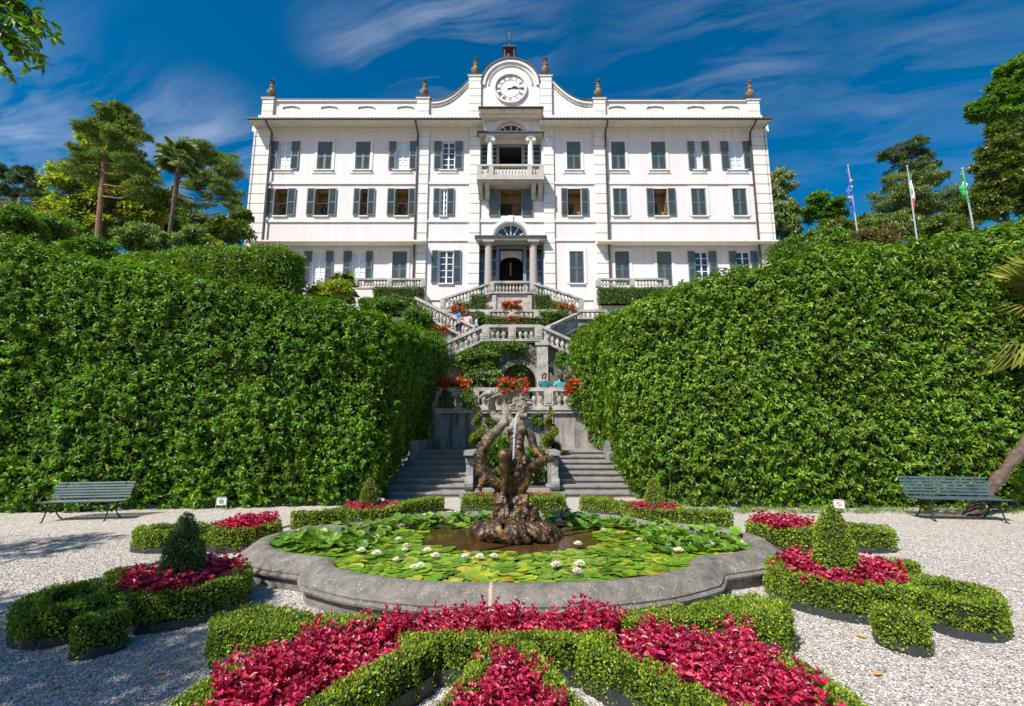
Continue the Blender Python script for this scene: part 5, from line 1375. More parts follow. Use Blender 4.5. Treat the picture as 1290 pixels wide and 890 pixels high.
# ---------------------------------------------------------------- lily pads and flowers
SX, SY = 0.05, 6.92
def pad_mesh(cup, mat):
    mb = MB(); n = 14; vs = [(0, 0, 0)]
    for k in range(n+1):
        a = .14+(2*PI-.28)*k/n; r = 1+.05*math.sin(3*a+cup*9)
        vs.append((r*math.cos(a), r*math.sin(a), cup*.22+.06*cup*math.sin(5*a)+.015*math.sin(4*a)))
    hv = [(.55*x, .55*y, z*.25) for x, y, z in vs[1:]]
    base = len(vs); vs2 = vs+hv
    fs = []
    for k in range(n):
        fs.append((0, base+k, base+k+1)); fs.append((base+k, 1+k, 2+k, base+k+1))
    mb.add(vs2, fs); return mb.mesh('lily_pad', mat, smooth=True, ang=60)
PADS = [pad_mesh(c, M['lily']) for c in (.0, .12, .3)]; UPS = [pad_mesh(c, M['lilyup']) for c in (.5, .9, 1.3)]
winner = [tuple(p) for p in inset(out, .33)]
pads = []
tries = 0
while len(pads) < 1500 and tries < 40000:
    tries += 1
    p = (random.uniform(-3.2, 3.2), random.uniform(4.6, 8.6))
    if not in_poly(p, winner): continue
    e = ((p[0]-SX)/1.28)**2+((p[1]-SY-.02)/.98)**2
    if e < 1.0+.12*math.sin(p[0]*9)+.1*math.sin(p[1]*7): continue
    if any((p[0]-q[0])**2+(p[1]-q[1])**2 < .06**2 for q in pads[-1250:]): continue
    up = (p[1] > 7.3 and (abs(p[0]) > .9 or p[1] > 7.9)) or (abs(p[0]) > 1.75 and p[1] > 6.0)
    pads.append((p[0], p[1], up))
order = sorted(range(len(pads)), key=lambda i: (pads[i][1]**2+pads[i][0]**2))
rest = MB(); nrest = 0
restV = []
for rank, i in enumerate(order):
    x, y, up = pads[i]
    up_ = up and random.random() < .72
    me = random.choice(UPS if up_ else PADS); r = random.uniform(.06, .105) if not up_ else random.uniform(.05, .085)
    z = ZW+.004+random.random()*.022 if not up_ else ZW+random.uniform(.03, .16)
    tl = random.uniform(-.16, .16) if not up_ else random.uniform(-.55, .55); tl2 = random.uniform(-.07, .07) if not up_ else random.uniform(-.75, .55)
    mat4 = Matrix.LocRotScale(Vector((x, y, z)), __import__('mathutils').Euler((tl, tl2, random.uniform(0, 6.28))), Vector((r, r, r)))
    if rank < 290:
        o = bpy.data.objects.new('lily_pad', me); COL.objects.link(o); o.matrix_world = mat4
        tag(o, 'flat green lily pad floating in the front half of the basin', 'lily pad', 'lily pads in the front of the basin')
    else: restV.append((me, mat4))
V = []; Fs = {3: [], 4: []}; b = 0; MI = {3: [], 4: []}
groups = []
for mi, ml in ((0, PADS), (1, UPS)):
    V = []; F3 = []; F4 = []; b = 0
    for me, m4 in restV:
        if me not in ml: continue
        vs = np.array([m4 @ v.co for v in me.vertices]); V.append(vs)
        for p in me.polygons:
            t = [b+i for i in p.vertices]; (F3 if len(t) == 3 else F4).append(t)
        b += len(vs)
    if V:
        V = np.concatenate(V)
        allv = V; groups.append((allv, np.array(F4), mi, True)); groups.append((allv, np.array(F3), mi, True))
tag(link('lily_pads', np_mesh('lily_pads', groups, [M['lily'], M['lilyup']])), 'mass of lily leaves crowding the back and sides of the basin', 'lily pads', kind='stuff')
def flower_mesh(mat, open_):
    mb = MB(); vs = []
    for ring, (n, l, el) in enumerate(((8, .085, .25), (7, .075, .65), (6, .06, 1.05))):
        for k in range(n):
            a = 2*PI*k/n+ring*.3; e = el*open_; d = Vector((math.cos(a)*math.cos(e), math.sin(a)*math.cos(e), math.sin(e))); s = Vector((-math.sin(a), math.cos(a), 0)); u = d.cross(s)
            mb.add([d*.008, d*l*.5+s*.017-u*.006, d*l, d*l*.5-s*.017-u*.006], [(0,1,2,3)], 0)
    me = mb.mesh('petals', mat, smooth=False); return me
st = MB(); st.lathe([(.006,0),(.018,.012),(.02,.022),(.008,.03)], (0,0,0), 8); STM = st.mesh('stamens', M['stamen'])
FW, FPK = flower_mesh(M['petal'], 1.0), flower_mesh(M['pinkpetal'], 1.15)
def lily_flower(x, y, pink, s=1.0):
    p = G(x, y, ZW+.06)
    t = thing('water_lily_flower', None, None, p, random.uniform(0, 6)); t.scale = (s*.7,)*3
    link('petals', FPK if pink else FW, t); link('stamens', STM, t)
    tag(t, '%s water lily flower open among the pads of the basin' % ('pink tinged' if pink else 'creamy white'), 'water lily', '%s water lily flowers' % ('pink' if pink else 'white'))
for x, y, k in ((459,687,0),(448,686,0),(474,677,1),(502,680,0),(455,694,0),(510,693,0),(499,706,0),(529,713,0),(521,715,0),(538,694,0),(548,701,0),(586,702,0),(604,702,0),(622,701,0),(474,698,0),(727,721,1),(700,713,1),(728,686,0),(730,711,0),(855,694,0),(840,687,1),(805,681,1),(839,690,1),(900,683,0),(704,657,1),(731,656,1),(545,659,1),(560,657,1),(564,660,1),(517,661,1),(506,662,1),(511,653,1),(511,688,1),(858,668,0),(896,686,0),(815,660,0),(760,668,1)):
    lily_flower(x, y, k, random.uniform(.8, 1.25))
# ---------------------------------------------------------------- the statue
SY0 = SY+.12
def S(zx, zy, dy=0.0):                                  # survey sketch of the statue -> metres
    return P(580+zx/4.24, 480+zy/4.24, SY0+dy)
MPP = (P(700, 580, SY0).x-P(600, 580, SY0).x)/100/4.24
fs = thing('fountain_statue', 'rust stained stone sea god holding a serpent, on a rock in the basin', 'statue', (SX, SY0, ZW))
def carved(name, build, vox, disp, parent=fs, smooth_it=4):
    mb = MB(); build(mb)
    o = mb.build(name, M['statue'], smooth=True, ang=180); adopt(o, parent)
    r = o.modifiers.new('remesh', 'REMESH'); r.mode = 'VOXEL'; r.voxel_size = vox; r.use_smooth_shade = True
    s = o.modifiers.new('smooth', 'SMOOTH'); s.iterations = smooth_it; s.factor = .5
    tx = bpy.data.textures.new(name+'_tool', 'CLOUDS'); tx.noise_scale = .09; tx.noise_depth = 3
    t2 = bpy.data.textures.new(name+'_chisel', 'CLOUDS'); t2.noise_scale = .03; t2.noise_depth = 4; e = o.modifiers.new('chisel', 'DISPLACE'); e.texture = t2; e.strength = disp*.7; e.texture_coords = 'GLOBAL'; e.mid_level = .5
    d = o.modifiers.new('tool', 'DISPLACE'); d.texture = tx; d.strength = disp; d.texture_coords = 'GLOBAL'; d.mid_level = .5
    return o
def chain(mb, pts, rad, n=12):
    """pts: (zx, zy, dy); radii in sketch units; rounded ends"""
    w = [S(*p) for p in pts]
    sp_ = catmull([tuple(p) for p in w], 6); rr = np.interp(np.linspace(0, 1, len(sp_)), np.linspace(0, 1, len(rad)), rad)*MPP*.86
    mb.tube([Vector(p) for p in sp_], list(rr), n)
    for p, r in ((sp_[0], rr[0]), (sp_[-1], rr[-1])): mb.ball(p, float(r), 10, 8)
def blob(mb, p, rx, rz, ry=None):
    c = S(*p); ry = rx if ry is None else ry; mb.ball(c, (rx*MPP, ry*MPP, rz*MPP), 14, 10)
def figure(mb):
    chain(mb, [(304,440,.02),(302,385,.0),(300,330,-.01),(300,275,-.01),(304,225,0),(308,205,.01)], [58,52,46,56,50,26], 16)   # trunk
    blob(mb, (275,262,-.09), 30, 24, 20); blob(mb, (325,262,-.09), 30, 24, 20)                                              # chest
    for k in range(3):
        for s in (-14, 14): blob(mb, (300+s, 305+k*26, -.11), 14, 12, 10)                                                  # belly
    chain(mb, [(308,210,.0),(316,182,-.03),(322,165,-.05)], [26,24,24])                                                    # neck
    blob(mb, (328,146,-.07), 35, 44, 38); blob(mb, (332,160,-.12), 22, 24, 18)                                             # head, jaw
    blob(mb, (337,144,-.18), 6, 12, 9); blob(mb, (322,132,-.165), 12, 5, 7); blob(mb, (348,134,-.165), 12, 5, 7)             # nose, brows
    blob(mb, (336,163,-.165), 11, 4, 7)                                                                                   # lips
    blob(mb, (322,139,-.165), 5, 4, 4); blob(mb, (347,140,-.165), 5, 4, 4)
    blob(mb, (334,178,-.14), 15, 14, 12)
    chain(mb, [(262,205,0),(245,170,.02),(232,130,.04),(216,92,.05)], [30,27,22,17]); blob(mb, (258,212,0), 32, 34)           # raised arm
    blob(mb, (212,84,.03), 18, 20)
    for k in range(4): chain(mb, [(218-k*9,88+k*2,-.02),(206-k*9,72+k*3,-.06),(196-k*8,82+k*3,-.07)], [6,6,5], 8)
    chain(mb, [(350,232,0),(372,285,-.0),(390,335,-.03),(402,372,-.06)], [31,29,24,20]); blob(mb, (350,228,0), 34, 32)        # lowered arm
    chain(mb, [(402,372,-.06),(418,392,-.14),(436,408,-.2)], [22,20,14]); blob(mb, (444,412,-.21), 18, 14)
    for k in range(4): chain(mb, [(450,404+k*7,-.22),(466,402+k*9,-.24),(474,412+k*8,-.22)], [6,6,5], 8)
    chain(mb, [(276,430,.0),(250,402,-.16),(236,398,-.30)], [52,46,38]); blob(mb, (236,398,-.31), 36, 34)                     # bent leg
    chain(mb, [(236,402,-.32),(236,460,-.28),(238,520,-.24),(234,580,-.22)], [34,36,26,19]); chain(mb, [(234,580,-.22),(228,598,-.32),(222,604,-.38)], [20,17,11])
    chain(mb, [(334,432,.0),(345,490,-.06),(338,545,-.10),(318,600,-.06),(296,668,-.02)], [52,46,38,33,20]); chain(mb, [(296,668,-.02),(285,684,-.12)], [19,13])
    blob(mb, (290,430,-.03), 50, 34)
    for k, q in enumerate(((250,440),(268,470),(250,492),(290,470),(300,500),(262,520),(240,455),(318,455))):              # weed and drapery at the hips
        blob(mb, (q[0], q[1], -.22), 22, 18, 16)
    for k in range(9):                                     # drapery folds
        chain(mb, [(262+k*9,450,-.16),(258+k*9+random.uniform(-8,8),510,-.17),(262+k*7,580,-.12),(250+k*10,640,-.08)], [12,14,13,9], 8)
def hair_(mb):
    for k in range(34):
        a = random.uniform(-.3, PI+.3); r = random.uniform(26, 42); x, z = 326+r*math.cos(a)*1.05, 138-r*math.sin(a)
        b = random.choice((-1, 1)); L_ = random.uniform(12, 30); dy = random.uniform(-.05, .12)
        chain(mb, [(x, z, dy), (x+math.cos(a)*L_*.6, z-math.sin(a)*L_*.6, dy-.02), (x+math.cos(a)*L_*.7+b*10, z-math.sin(a)*L_*.9+6, dy-.03)], [9, 7, 4], 7)
    chain(mb, [(352,140,-.05),(372,150,-.06),(386,142,-.06)], [9,7,4], 7); chain(mb, [(298,120,-.05),(284,104,-.06),(290,94,-.06)], [9,7,4], 7)
    for k in range(9): chain(mb, [(318+k*4,172,-.14),(316+k*4.5,186,-.17),(320+k*4+random.uniform(-5,5),200,-.15)], [7,6,3], 7)
def serpent(mb):
    chain(mb, [(176,92,.06),(166,125,.10),(170,160,.12),(188,192,.12),(214,206,.10),(236,190,.08),(242,160,.07)], [20,26,28,28,26,22,16])           # neck loop behind the arm
    chain(mb, [(240,165,.03),(238,205,-.06),(212,250,-.10),(172,292,-.08),(134,340,-.05),(112,392,-.03),(110,440,-.03),(128,492,-.05),(162,530,-.06),(205,560,-.05),(228,600,0),(222,660,.02)], [18,24,29,32,36,38,40,40,38,34,28,22], 14)
    chain(mb, [(180,86,.05),(160,66,.0),(130,72,-.04),(102,92,-.07)], [24,22,15,8]); chain(mb, [(176,96,.05),(150,96,.0),(124,104,-.04)], [16,11,6])   # head with open jaws
    for q in ((186,52),(198,62),(205,78),(170,52)): chain(mb, [(178,76,.04),(q[0],q[1]-6,.06)], [10,4], 7)
    blob(mb, (152,68,-.06), 7, 7); 
    for k in range(6): chain(mb, [(150,545,-.10),(128-k*5,520+k*9,-.14),(98-k*1+k*4,528+k*12,-.14)], [15,14,6], 8)                                     # tail fin
    for i, q in enumerate(((122,352),(104,400),(102,450),(122,500))): chain(mb, [(q[0]-18,q[1]-16,-.06),(q[0]-40,q[1]+2,-.05)], [13,4], 7)
def rock(mb):
    for k in range(44):
        t = (k+random.uniform(-.4, .4))/44*2*PI; rx, ry = 200, .46; cx, cz = 288, 815
        x0, y0 = rx*math.cos(t), ry*math.sin(t)
        tw = random.uniform(-10, 62); h = random.uniform(.8, 1.15); q_ = random.uniform(.6, 1.15)
        chain(mb, [(cx+x0*1.14+tw, cz+38, y0*1.14),(cx+x0*1.13, cz-5, y0*1.12),(cx+x0*.98-tw*.5, cz-40*h, y0*.94),(cx+x0*.7-tw, cz-54*h, y0*.6)], [22*q_,25*q_,25*q_,18*q_], 8)
    blob(mb, (288,820,0), 188, 52, 150)
    for k in range(26):
        t = k/26*2*PI; cx, cz = 296, 735; x0, y0 = 106*math.cos(t), .26*math.sin(t); h = random.uniform(.7, 1.3)
        chain(mb, [(cx+x0*1.05, cz+20, y0),(cx+x0*.95+random.uniform(-12,12), cz-30*h, y0*.9),(cx+x0*.6, cz-48*h, y0*.55)], [22,23,18], 8)
    blob(mb, (296,735,0), 100, 60, 90); blob(mb, (385,690,-.03), 28, 22)
    chain(mb, [(255,740,.02),(262,690,.02),(262,640,.04),(276,570,.05),(290,500,.04)], [58,52,44,36,26]); chain(mb, [(205,590,0),(200,650,0),(215,710,0)], [26,30,34]); chain(mb, [(300,720,-.05),(310,660,-.04),(318,610,-.02)], [36,30,26])
    for k in range(14): 
        x = 195+k*12; chain(mb, [(x,700,-.12),(x+random.uniform(-14,14),650,-.15),(x+random.uniform(-10,24),600,-.1)], [15,14,8], 7)
def fish(mb):
    chain(mb, [(368,470,-.12),(384,462,-.2),(410,442,-.25),(446,426,-.27),(482,418,-.27)], [16,26,30,27,18])
    chain(mb, [(480,412,-.27),(496,402,-.27)], [15,8]); chain(mb, [(480,424,-.27),(494,430,-.27)], [14,8]); chain(mb, [(370,470,-.12),(356,490,-.12),(362,504,-.12)], [14,12,5])
    for k in range(4): chain(mb, [(400+k*18,440-k*6,-.33),(402+k*18,418-k*5,-.34)], [8,4], 7)
carved('figure', figure, .0075, .013, smooth_it=2); carved('hair', hair_, .007, .008, smooth_it=2); carved('serpent', serpent, .009, .028, smooth_it=2); carved('rock_base', rock, .010, .04, smooth_it=2); carved('fish', fish, .009, .016)
mb = MB(); j0 = S(298,188,-.2)
def drop(q, pts, r):
    mb.tube([S(*p) for p in pts], r, 7)
for k in range(5):
    dx = random.uniform(-5, 5); drop(mb, [(330,160,-.19),(312+dx*.4,168,-.27),(298+dx*.5,195,-.31),(292+dx,250,-.33),(288+dx,320,-.34),(285+dx*1.4,390+k*8,-.345)], [.003,.005,.006,.005,.006,.003])
for k in range(60):
    mb.ball(S(random.gauss(288, 7), random.uniform(200, 420), -.34+random.uniform(-.03,.03)), random.uniform(.003, .007), 6, 4)
o = mb.build('water_jet', M['jet']); adopt(o, fs)
# ---------------------------------------------------------------- trees
def pxtree(name, label, Y, trunk, crowns, mat, L, W, per, bark='bark', r0=.3, flat=.6, droop=0.0, dj=.6, kind='dia', fill=.5, group=None, limb=True, base=None, cr=.9):
    """trunk: photo points bottom to top; crowns: (cx, cy, rx, ry, clumps, clump size px)"""
    b = P(trunk[0][0], trunk[0][1], Y); zb = b.z-3.0 if base is None else base
    t = thing(name, label, 'tree', (b.x, Y, zb), group=group); off = Vector((b.x, Y, zb))
    s = (P(700, 300, Y).x-P(600, 300, Y).x)/100
    pts = [Vector((b.x, Y, zb))]+[P(x, y, Y) for x, y in trunk]
    n = len(pts); mb = MB()
    cp = catmull([tuple(p-off) for p in pts], 4); mb.tube([Vector(p) for p in cp], list(np.linspace(r0, r0*.25, len(cp))), 9)
    cs = []; spine = [Vector(p) for p in cp]
    for cx, cy, rx, ry, nc, cl in crowns:
        c = P(cx, cy, Y)-off
        for _ in range(nc):
            d = rnd_dir(1)[0]*random.random()**.38
            q = (c.x+d[0]*rx*s*.86, c.y+d[1]*rx*s*dj, c.z+d[2]*ry*s*.86); r = cl*s*random.uniform(.65, 1.3)*cr
            cs.append((*q, r, r, r*flat))
    v, f = clumps(cs, per, L, W, kind, droop=droop, fill=fill)
    link('crown', np_mesh('crown', [(v, f, 0, False)], [M[mat]]), t)
    if limb:
        for q in random.sample(cs, min(len(cs), 26)):
            q = Vector(q[:3]); lo = [p for p in spine[len(spine)//3:] if p.z < q.z+.3] or [spine[-1]]
            a = min(lo, key=lambda p: (p-q).length); m_ = a.lerp(q, .5)+Vector((0, 0, -.12*(q-a).length))
            mb.tube([a, m_, q], [r0*.32, r0*.18, r0*.06], 5)
    mb.build('trunk', M[bark], t)
    return t
# left of the villa
pxtree('broadleaf_tree', 'tall yellow green tree behind the red trunked pine', 31, [(128,330),(128,250),(130,180)], [(100,290,62,42,60,15),(118,238,58,48,64,14),(135,185,38,36,34,12),(175,250,38,50,40,13),(70,300,40,34,30,14)], 'lime', .34, .16, 150, r0=.35, flat=.55, droop=.3)
pxtree('pine_tree', 'tall pine with a bare red brown trunk on the left', 27, [(121,318),(126,262),(132,205),(140,160),(143,132)], [(143,142,22,12,16,8),(130,165,36,16,30,9),(160,175,34,20,30,9),(120,195,32,16,24,9),(165,210,30,22,24,9),(150,150,30,12,18,8),(108,215,26,16,14,9),(178,235,22,24,14,9)], 'pine', .22, .05, 210, bark='pinebark', r0=.21, flat=.38)
pxtree('umbrella_pine', 'flat topped umbrella pine leaning toward the villa', 33, [(204,275),(212,248),(228,222),(248,205)], [(262,196,40,14,34,9),(278,215,30,18,26,9),(285,240,24,18,22,8),(255,235,38,16,22,8),(232,205,28,12,16,8),(240,258,30,10,12,7),(295,258,14,10,8,6)], 'pine', .22, .05, 210, bark='pinebark', r0=.22, flat=.38)
pxtree('pine_tree', 'small dark pine with a pale leaning trunk at the far left', 38, [(17,285),(22,262),(30,238),(34,222)], [(32,228,28,14,26,7),(15,243,16,7,10,6),(48,244,14,10,12,6),(30,215,14,5,8,5)], 'darkpine', .24, .06, 190, bark='palebark', r0=.24, flat=.4)
pxtree('pine_tree', 'dark pine cut off by the left edge of the picture', 38, [(-12,285),(-8,220)], [(-4,215,16,12,16,7),(-6,240,18,10,12,7)], 'darkpine', .24, .06, 190, r0=.24, flat=.4)
pxtree('broadleaf_tree', 'dense grey green tree between the fan palm and the red trunked pine', 36, [(190,320),(192,270)], [(195,275,36,36,50,12),(215,290,26,26,26,10),(168,290,26,26,22,10)], 'shrub', .30, .14, 150, r0=.3)
pxtree('broadleaf_tree', 'rounded clipped laurel tree beside the left corner of the villa', 29, [(288,330),(288,300)], [(288,293,31,19,46,9),(302,275,14,10,10,7),(270,300,22,16,20,8)], 'olive', .22, .11, 150, r0=.25, flat=.8)
pxtree('broadleaf_tree', 'small reddish tree in the shade behind the pines', 37, [(62,300),(62,275)], [(62,262,20,22,22,8),(50,285,24,16,20,8)], 'brownleaf', .28, .13, 120, r0=.2)
pxtree('broadleaf_tree', 'distant dark tree on the slope left of the villa', 42, [(240,320),(240,290)], [(236,280,34,26,34,10),(262,300,26,16,20,9)], 'shrub', .34, .16, 120, r0=.3)
pxshrub('pale green shrub above the left hedge below the fan palm', 150, 218, 284, 325, 23, 46, 120, .18, 'pale', 1.2)
pxshrub('pale feathery shrub right of the fan palm trunk', 222, 268, 288, 322, 24, 36, 120, .18, 'pale', 1.2)
pxshrub('dark green bush above the far left end of the hedge', -10, 48, 258, 312, 25, 50, 130, .2, 'bright', 1.4)
pxshrub('mid green bush beside the pale leaning trunk', 30, 100, 268, 318, 27, 50, 130, .2, 'shrub', 1.4)
pxshrub('young green shrub in front of the red trunked pine', 80, 150, 300, 335, 22, 46, 120, .17, 'bright', 1.0)
pxshrub('light green shrub row behind the rounded hedge', 200, 300, 300, 330, 26, 60, 120, .18, 'lime', 1.0)
# fan palms
def fan_palm(label, base, top, Y, r0, n, rl, mat='palm', skirt=False, zb=None, bend=0.0, cat='palm tree', frond=30):
    b, t_ = P(*base, Y), P(*top, Y); zb = b.z-2.5 if zb is None else zb
    th = thing('fan_palm', label, cat, (b.x, Y, zb)); off = Vector((b.x, Y, zb)); mb = MB()
    pts = [Vector((0,0,0)), b-off, (b-off).lerp(t_-off, .5)+Vector((bend,0,0)), t_-off]
    cp = catmull([tuple(p) for p in pts], 14); m = len(cp)
    mb.tube([Vector(p) for p in cp], [r0*(1+.25*(i > m*.62)+.17*math.sin(i*2.3)+random.uniform(-.08,.08)) for i in range(m)], 9); mb.build('trunk', M['palmbark'], th)
    c = np.array(t_-off); pos = []; ax = []; nn = []; ls = []; sb = MB()
    for i in range(n):
        a = random.uniform(0, 2*PI); el = random.uniform(-.75, 1.25); d = np.array([math.cos(a)*math.cos(el), math.sin(a)*math.cos(el), math.sin(el)])
        hub = c+d*rl*.55+np.array([0,0,-.12*rl*(el < .2)]); sb.tube([c, c+d*rl*.3, hub], [r0*.14, r0*.1, r0*.07], 5)
        u = nrmz(np.cross(d, np.array([0,0,1.0]))); w_ = np.cross(u, d)
        for k in np.linspace(-1.9, 1.9, frond):
            q = d*math.cos(k)+u*math.sin(k); pos.append(hub); ax.append(q+np.array([0,0,-.22])); nn.append(w_+rng.normal(size=3)*.15); ls.append(rl*.62*(1-.12*abs(k)))
    ls = np.array(ls); v, f = leaf_arrays(np.array(pos), np.array(ax), np.array(nn), ls, np.maximum(ls*.055, .016), 'blade')
    link('crown', np_mesh('crown', [(v, f, 0, False)], [M[mat]]), th); sb.build('leaf_stalk', M['shrub'], th)
fan_palm('slim fan palm with a dark trunk in front of the umbrella pine', (212,305), (227,200), 25, .10, 26, 1.15)
fan_palm('small fan palm in front of the left wing of the villa', (428,385), (430,362), 23, .12, 26, .9, zb=6.2)
a = P(1290, 560, 8.9)
pt = fan_palm('leaning palm at the right edge, its rough trunk rising behind the right bench', (1226,644), (1385,420), 9.78, .105, 34, 2.0, 'palmyellow', zb=0.0, bend=.12, frond=30)
# right of the villa
pxtree('weeping_tree', 'pale weeping tree close to the right corner of the villa', 39, [(985,330),(985,280),(982,220)], [(984,230,16,26,30,7),(988,270,20,30,40,8),(975,290,18,34,30,8),(1000,300,14,24,20,7)], 'cedar', .45, .08, 150, r0=.25, flat=1.0, droop=1.4)
pxtree('broadleaf_tree', 'small green tree behind the leftmost flagpole', 44, [(1035,330),(1038,270)], [(1038,258,24,16,26,8),(1025,275,18,14,14,8),(1055,272,18,14,14,8)], 'bright', .34, .17, 130, r0=.25)
pxtree('broadleaf_tree', 'brownish tree low behind the leftmost flagpole', 36, [(1060,335),(1060,300)], [(1058,295,34,20,36,9),(1030,305,26,14,22,8),(1090,290,20,20,18,8)], 'olive', .28, .13, 130, r0=.25)
pxtree('cedar_tree', 'broad layered cedar behind the middle flagpole', 36, [(1150,330),(1152,270),(1150,215)], [(1150,228,44,16,34,9),(1130,255,44,16,34,10),(1175,255,44,18,34,10),(1115,285,34,18,24,10),(1190,285,40,20,30,10),(1150,285,46,20,30,10)], 'cedar', .28, .06, 220, r0=.4, flat=.34)
pxtree('pine_tree', 'dark craggy pine topping the layered cedar', 42, [(1148,300),(1150,230),(1148,190)], [(1145,190,34,10,26,7),(1120,200,22,8,14,7),(1172,205,24,9,16,7),(1150,180,20,6,10,6),(1150,215,40,10,20,8)], 'darkpine', .24, .06, 190, r0=.35, flat=.4)
pxtree('magnolia_tree', 'dense olive green evergreen tree at the right above the hedge', 25, [(1268,330),(1268,240)], [(1260,215,36,50,80,10),(1278,180,34,34,46,10),(1245,255,30,30,40,9),(1300,230,34,60,60,11),(1228,265,18,16,14,8)], 'olive', .26, .12, 170, r0=.35, flat=.7)
pxtree('broadleaf_tree', 'bright green tree with a ragged top at the upper right corner', 31, [(1300,320),(1295,200),(1285,130)], [(1262,122,26,20,34,8),(1280,105,28,36,46,9),(1240,140,22,14,22,7),(1300,95,26,34,36,9),(1305,140,30,34,30,9),(1268,150,26,14,18,8)], 'bright', .30, .15, 170, r0=.35, flat=.75)
pxtree('broadleaf_tree', 'dark filling tree between the cedar and the evergreen at the right', 40, [(1215,330),(1215,280)], [(1215,268,26,26,34,9),(1200,290,30,20,24,9)], 'shrub', .34, .16, 130, r0=.3)
for k, (x0, x1, y0, y1, Y, mt, lb) in enumerate(((965,1030,300,345,26,'bright','young shoots above the right hedge beside the villa corner'),(1015,1075,288,340,25,'shrub','low mixed bush above the right hedge under the first flag'),(1070,1150,285,330,24,'brownleaf','brownish bush above the right hedge under the middle flag'),(1140,1215,270,320,24,'olive','olive bush above the right hedge left of the last flagpole'),(838,872,372,395,24,'lime','yellow green bush peeping over the right hedge before the villa'))):
    pxshrub(lb, x0, x1, y0, y1, Y, 46, 120, .18, mt, 1.0)
# overhanging tree at the near left: a branch in the top corner, its crown outside the picture shades the gravel
def near_tree():
    t = thing('laurel_tree', 'dark leaved branch hanging into the top left corner', 'tree', (-9.0, 1.2, 0)); off = np.array([-9.0, 1.2, 0])
    mb = MB(); mb.tube([(0,0,-.2),(.1,0,2.2),(.3,-.3,4.5),(.6,-.6,6.5)], [.22,.19,.15,.08], 9)
    cs = []
    for _ in range(125):
        d = rnd_dir(1)[0]*random.random()**.4; cs.append((-7.75+d[0]*2.0-off[0], -.55+d[1]*2.0-off[1], 6.0+d[2]*1.6, .5))
    for _ in range(22):
        d = rnd_dir(1)[0]*random.random()**.4; cs.append((-11.2+d[0]*1.6-off[0], 2.9+d[1]*.8-off[1], 6.0+d[2]*.9, .42))
    for q in cs[::6]: mb.tube([(.3,-.3,4.6), Vector((.3,-.3,4.6)).lerp(Vector(q[:3]), .5)+Vector((0,0,-.2)), q[:3]], [.06,.04,.012], 6)
    v, f = clumps(cs, 85, .17, .065, 'oval', .8)
    # the visible spray
    tips = [P(x, y, Y_) for x, y, Y_ in ((18,25,6.0),(40,18,6.1),(62,28,6.2),(50,50,6.0),(25,60,5.9),(35,85,5.9),(12,95,5.8),(5,45,5.8),(70,48,6.2),(-20,20,5.8),(-30,70,5.8),(-18,105,5.7),(20,5,6),(55,-8,6.1),(-40,-10,5.8),(48,72,6.0),(-5,75,5.8),(-60,40,5.8))]
    a0 = P(-70, -25, 5.7)
    mb.tube([(.6,-.6,6.3), tuple(np.array(P(-260, -150, 4.4))-off), tuple(np.array(a0)-off)], [.09,.06,.04], 7)
    pos = []; ax = []; nn = []
    for tp in tips:
        p0 = np.array(a0); p1 = np.array(tp); mid = p0*.45+p1*.55+np.array([0,0,.12])
        mb.tube([p0-off, mid-off, p1-off], [.018,.012,.005], 5)
        dirn = nrmz(p1-p0)
        for k in range(46):
            f_ = random.uniform(.35, 1.02); q = (p0*(1-f_)**2+2*mid*f_*(1-f_)+p1*f_**2)
            pos.append(q-off); ax.append(dirn*.5+rng.normal(size=3)*.75+np.array([0,0,-.5])); nn.append(np.array([0,0,1])+rng.normal(size=3)*.5)
    n = len(pos); l = .185*rng.uniform(.7, 1.2, n)
    v2, f2 = leaf_arrays(np.array(pos), np.array(ax), np.array(nn), l, l*.36, 'oval')
    link('crown', np_mesh('crown', [(v, f, 0, False), (v2, f2, 0, False)], [M['laurel']]), t); mb.build('trunk', M['bark'], t)
near_tree()
# ---------------------------------------------------------------- benches
def bench_proto():
    t = thing('park_bench', 'x', 'bench', (0, 0, 0)); Lh = .90
    def slats(name, segs):
        mb = MB()
        for (y, z, dy, dz, ty, tz) in segs: mb.obox((0, y, z), (Lh, 0, 0), (0, dy, dz), (0, ty, tz))
        o = mb.build(name, M['bench'], t, smooth=False); b = o.modifiers.new('bevel', 'BEVEL'); b.width = .006; b.segments = 2; return o
    seg = []
    for i in range(7):
        y = -.02-.07*i; z = .44+.010*abs(i-2.2)-(.012*max(0, i-5)**2); seg.append((y, z, .027, .004*(1 if i < 3 else -1 if i > 4 else 0), 0, .011))
    slats('seat', seg)
    seg = []
    a = R(22)
    for i in range(6):
        f = .07+.072*i; y = .03+f*math.sin(a)+.012*i*i*.12; z = .46+f*math.cos(a); seg.append((y, z, .026*math.sin(a), .026*math.cos(a), .011*math.cos(a), -.011*math.sin(a)))
    slats('backrest', seg)
    for s in (-.68, .68):
        mb = MB()
        mb.tube([(s, -.46, .425), (s, -.3, .41), (s, 0, .405), (s, .05, .46), (s, .14, .68), (s, .22, .87)], .016, 7)
        mb.tube([(s, -.40, .42), (s, -.37, .30), (s, -.42, .15), (s, -.47, .02), (s, -.53, .012)], [.022,.018,.015,.017,.012], 7)
        mb.tube([(s, -.02, .41), (s, -.10, .28), (s, -.02, .13), (s, .10, .02), (s, .17, .012)], [.022,.018,.015,.017,.012], 7)
        mb.tube([(s, -.37, .29), (s, -.24, .19), (s, -.10, .27)], .012, 6); mb.ball((s, -.24, .21), .028, 8, 6)
        mb.build('leg', M['iron'], t)
    for s in (-1, 1):
        mb = MB(); mb.tube([(s*.67, -.24, .20), (s*.18, -.24, .40)], .008, 5); mb.build('brace', M['iron'], t)
    return t
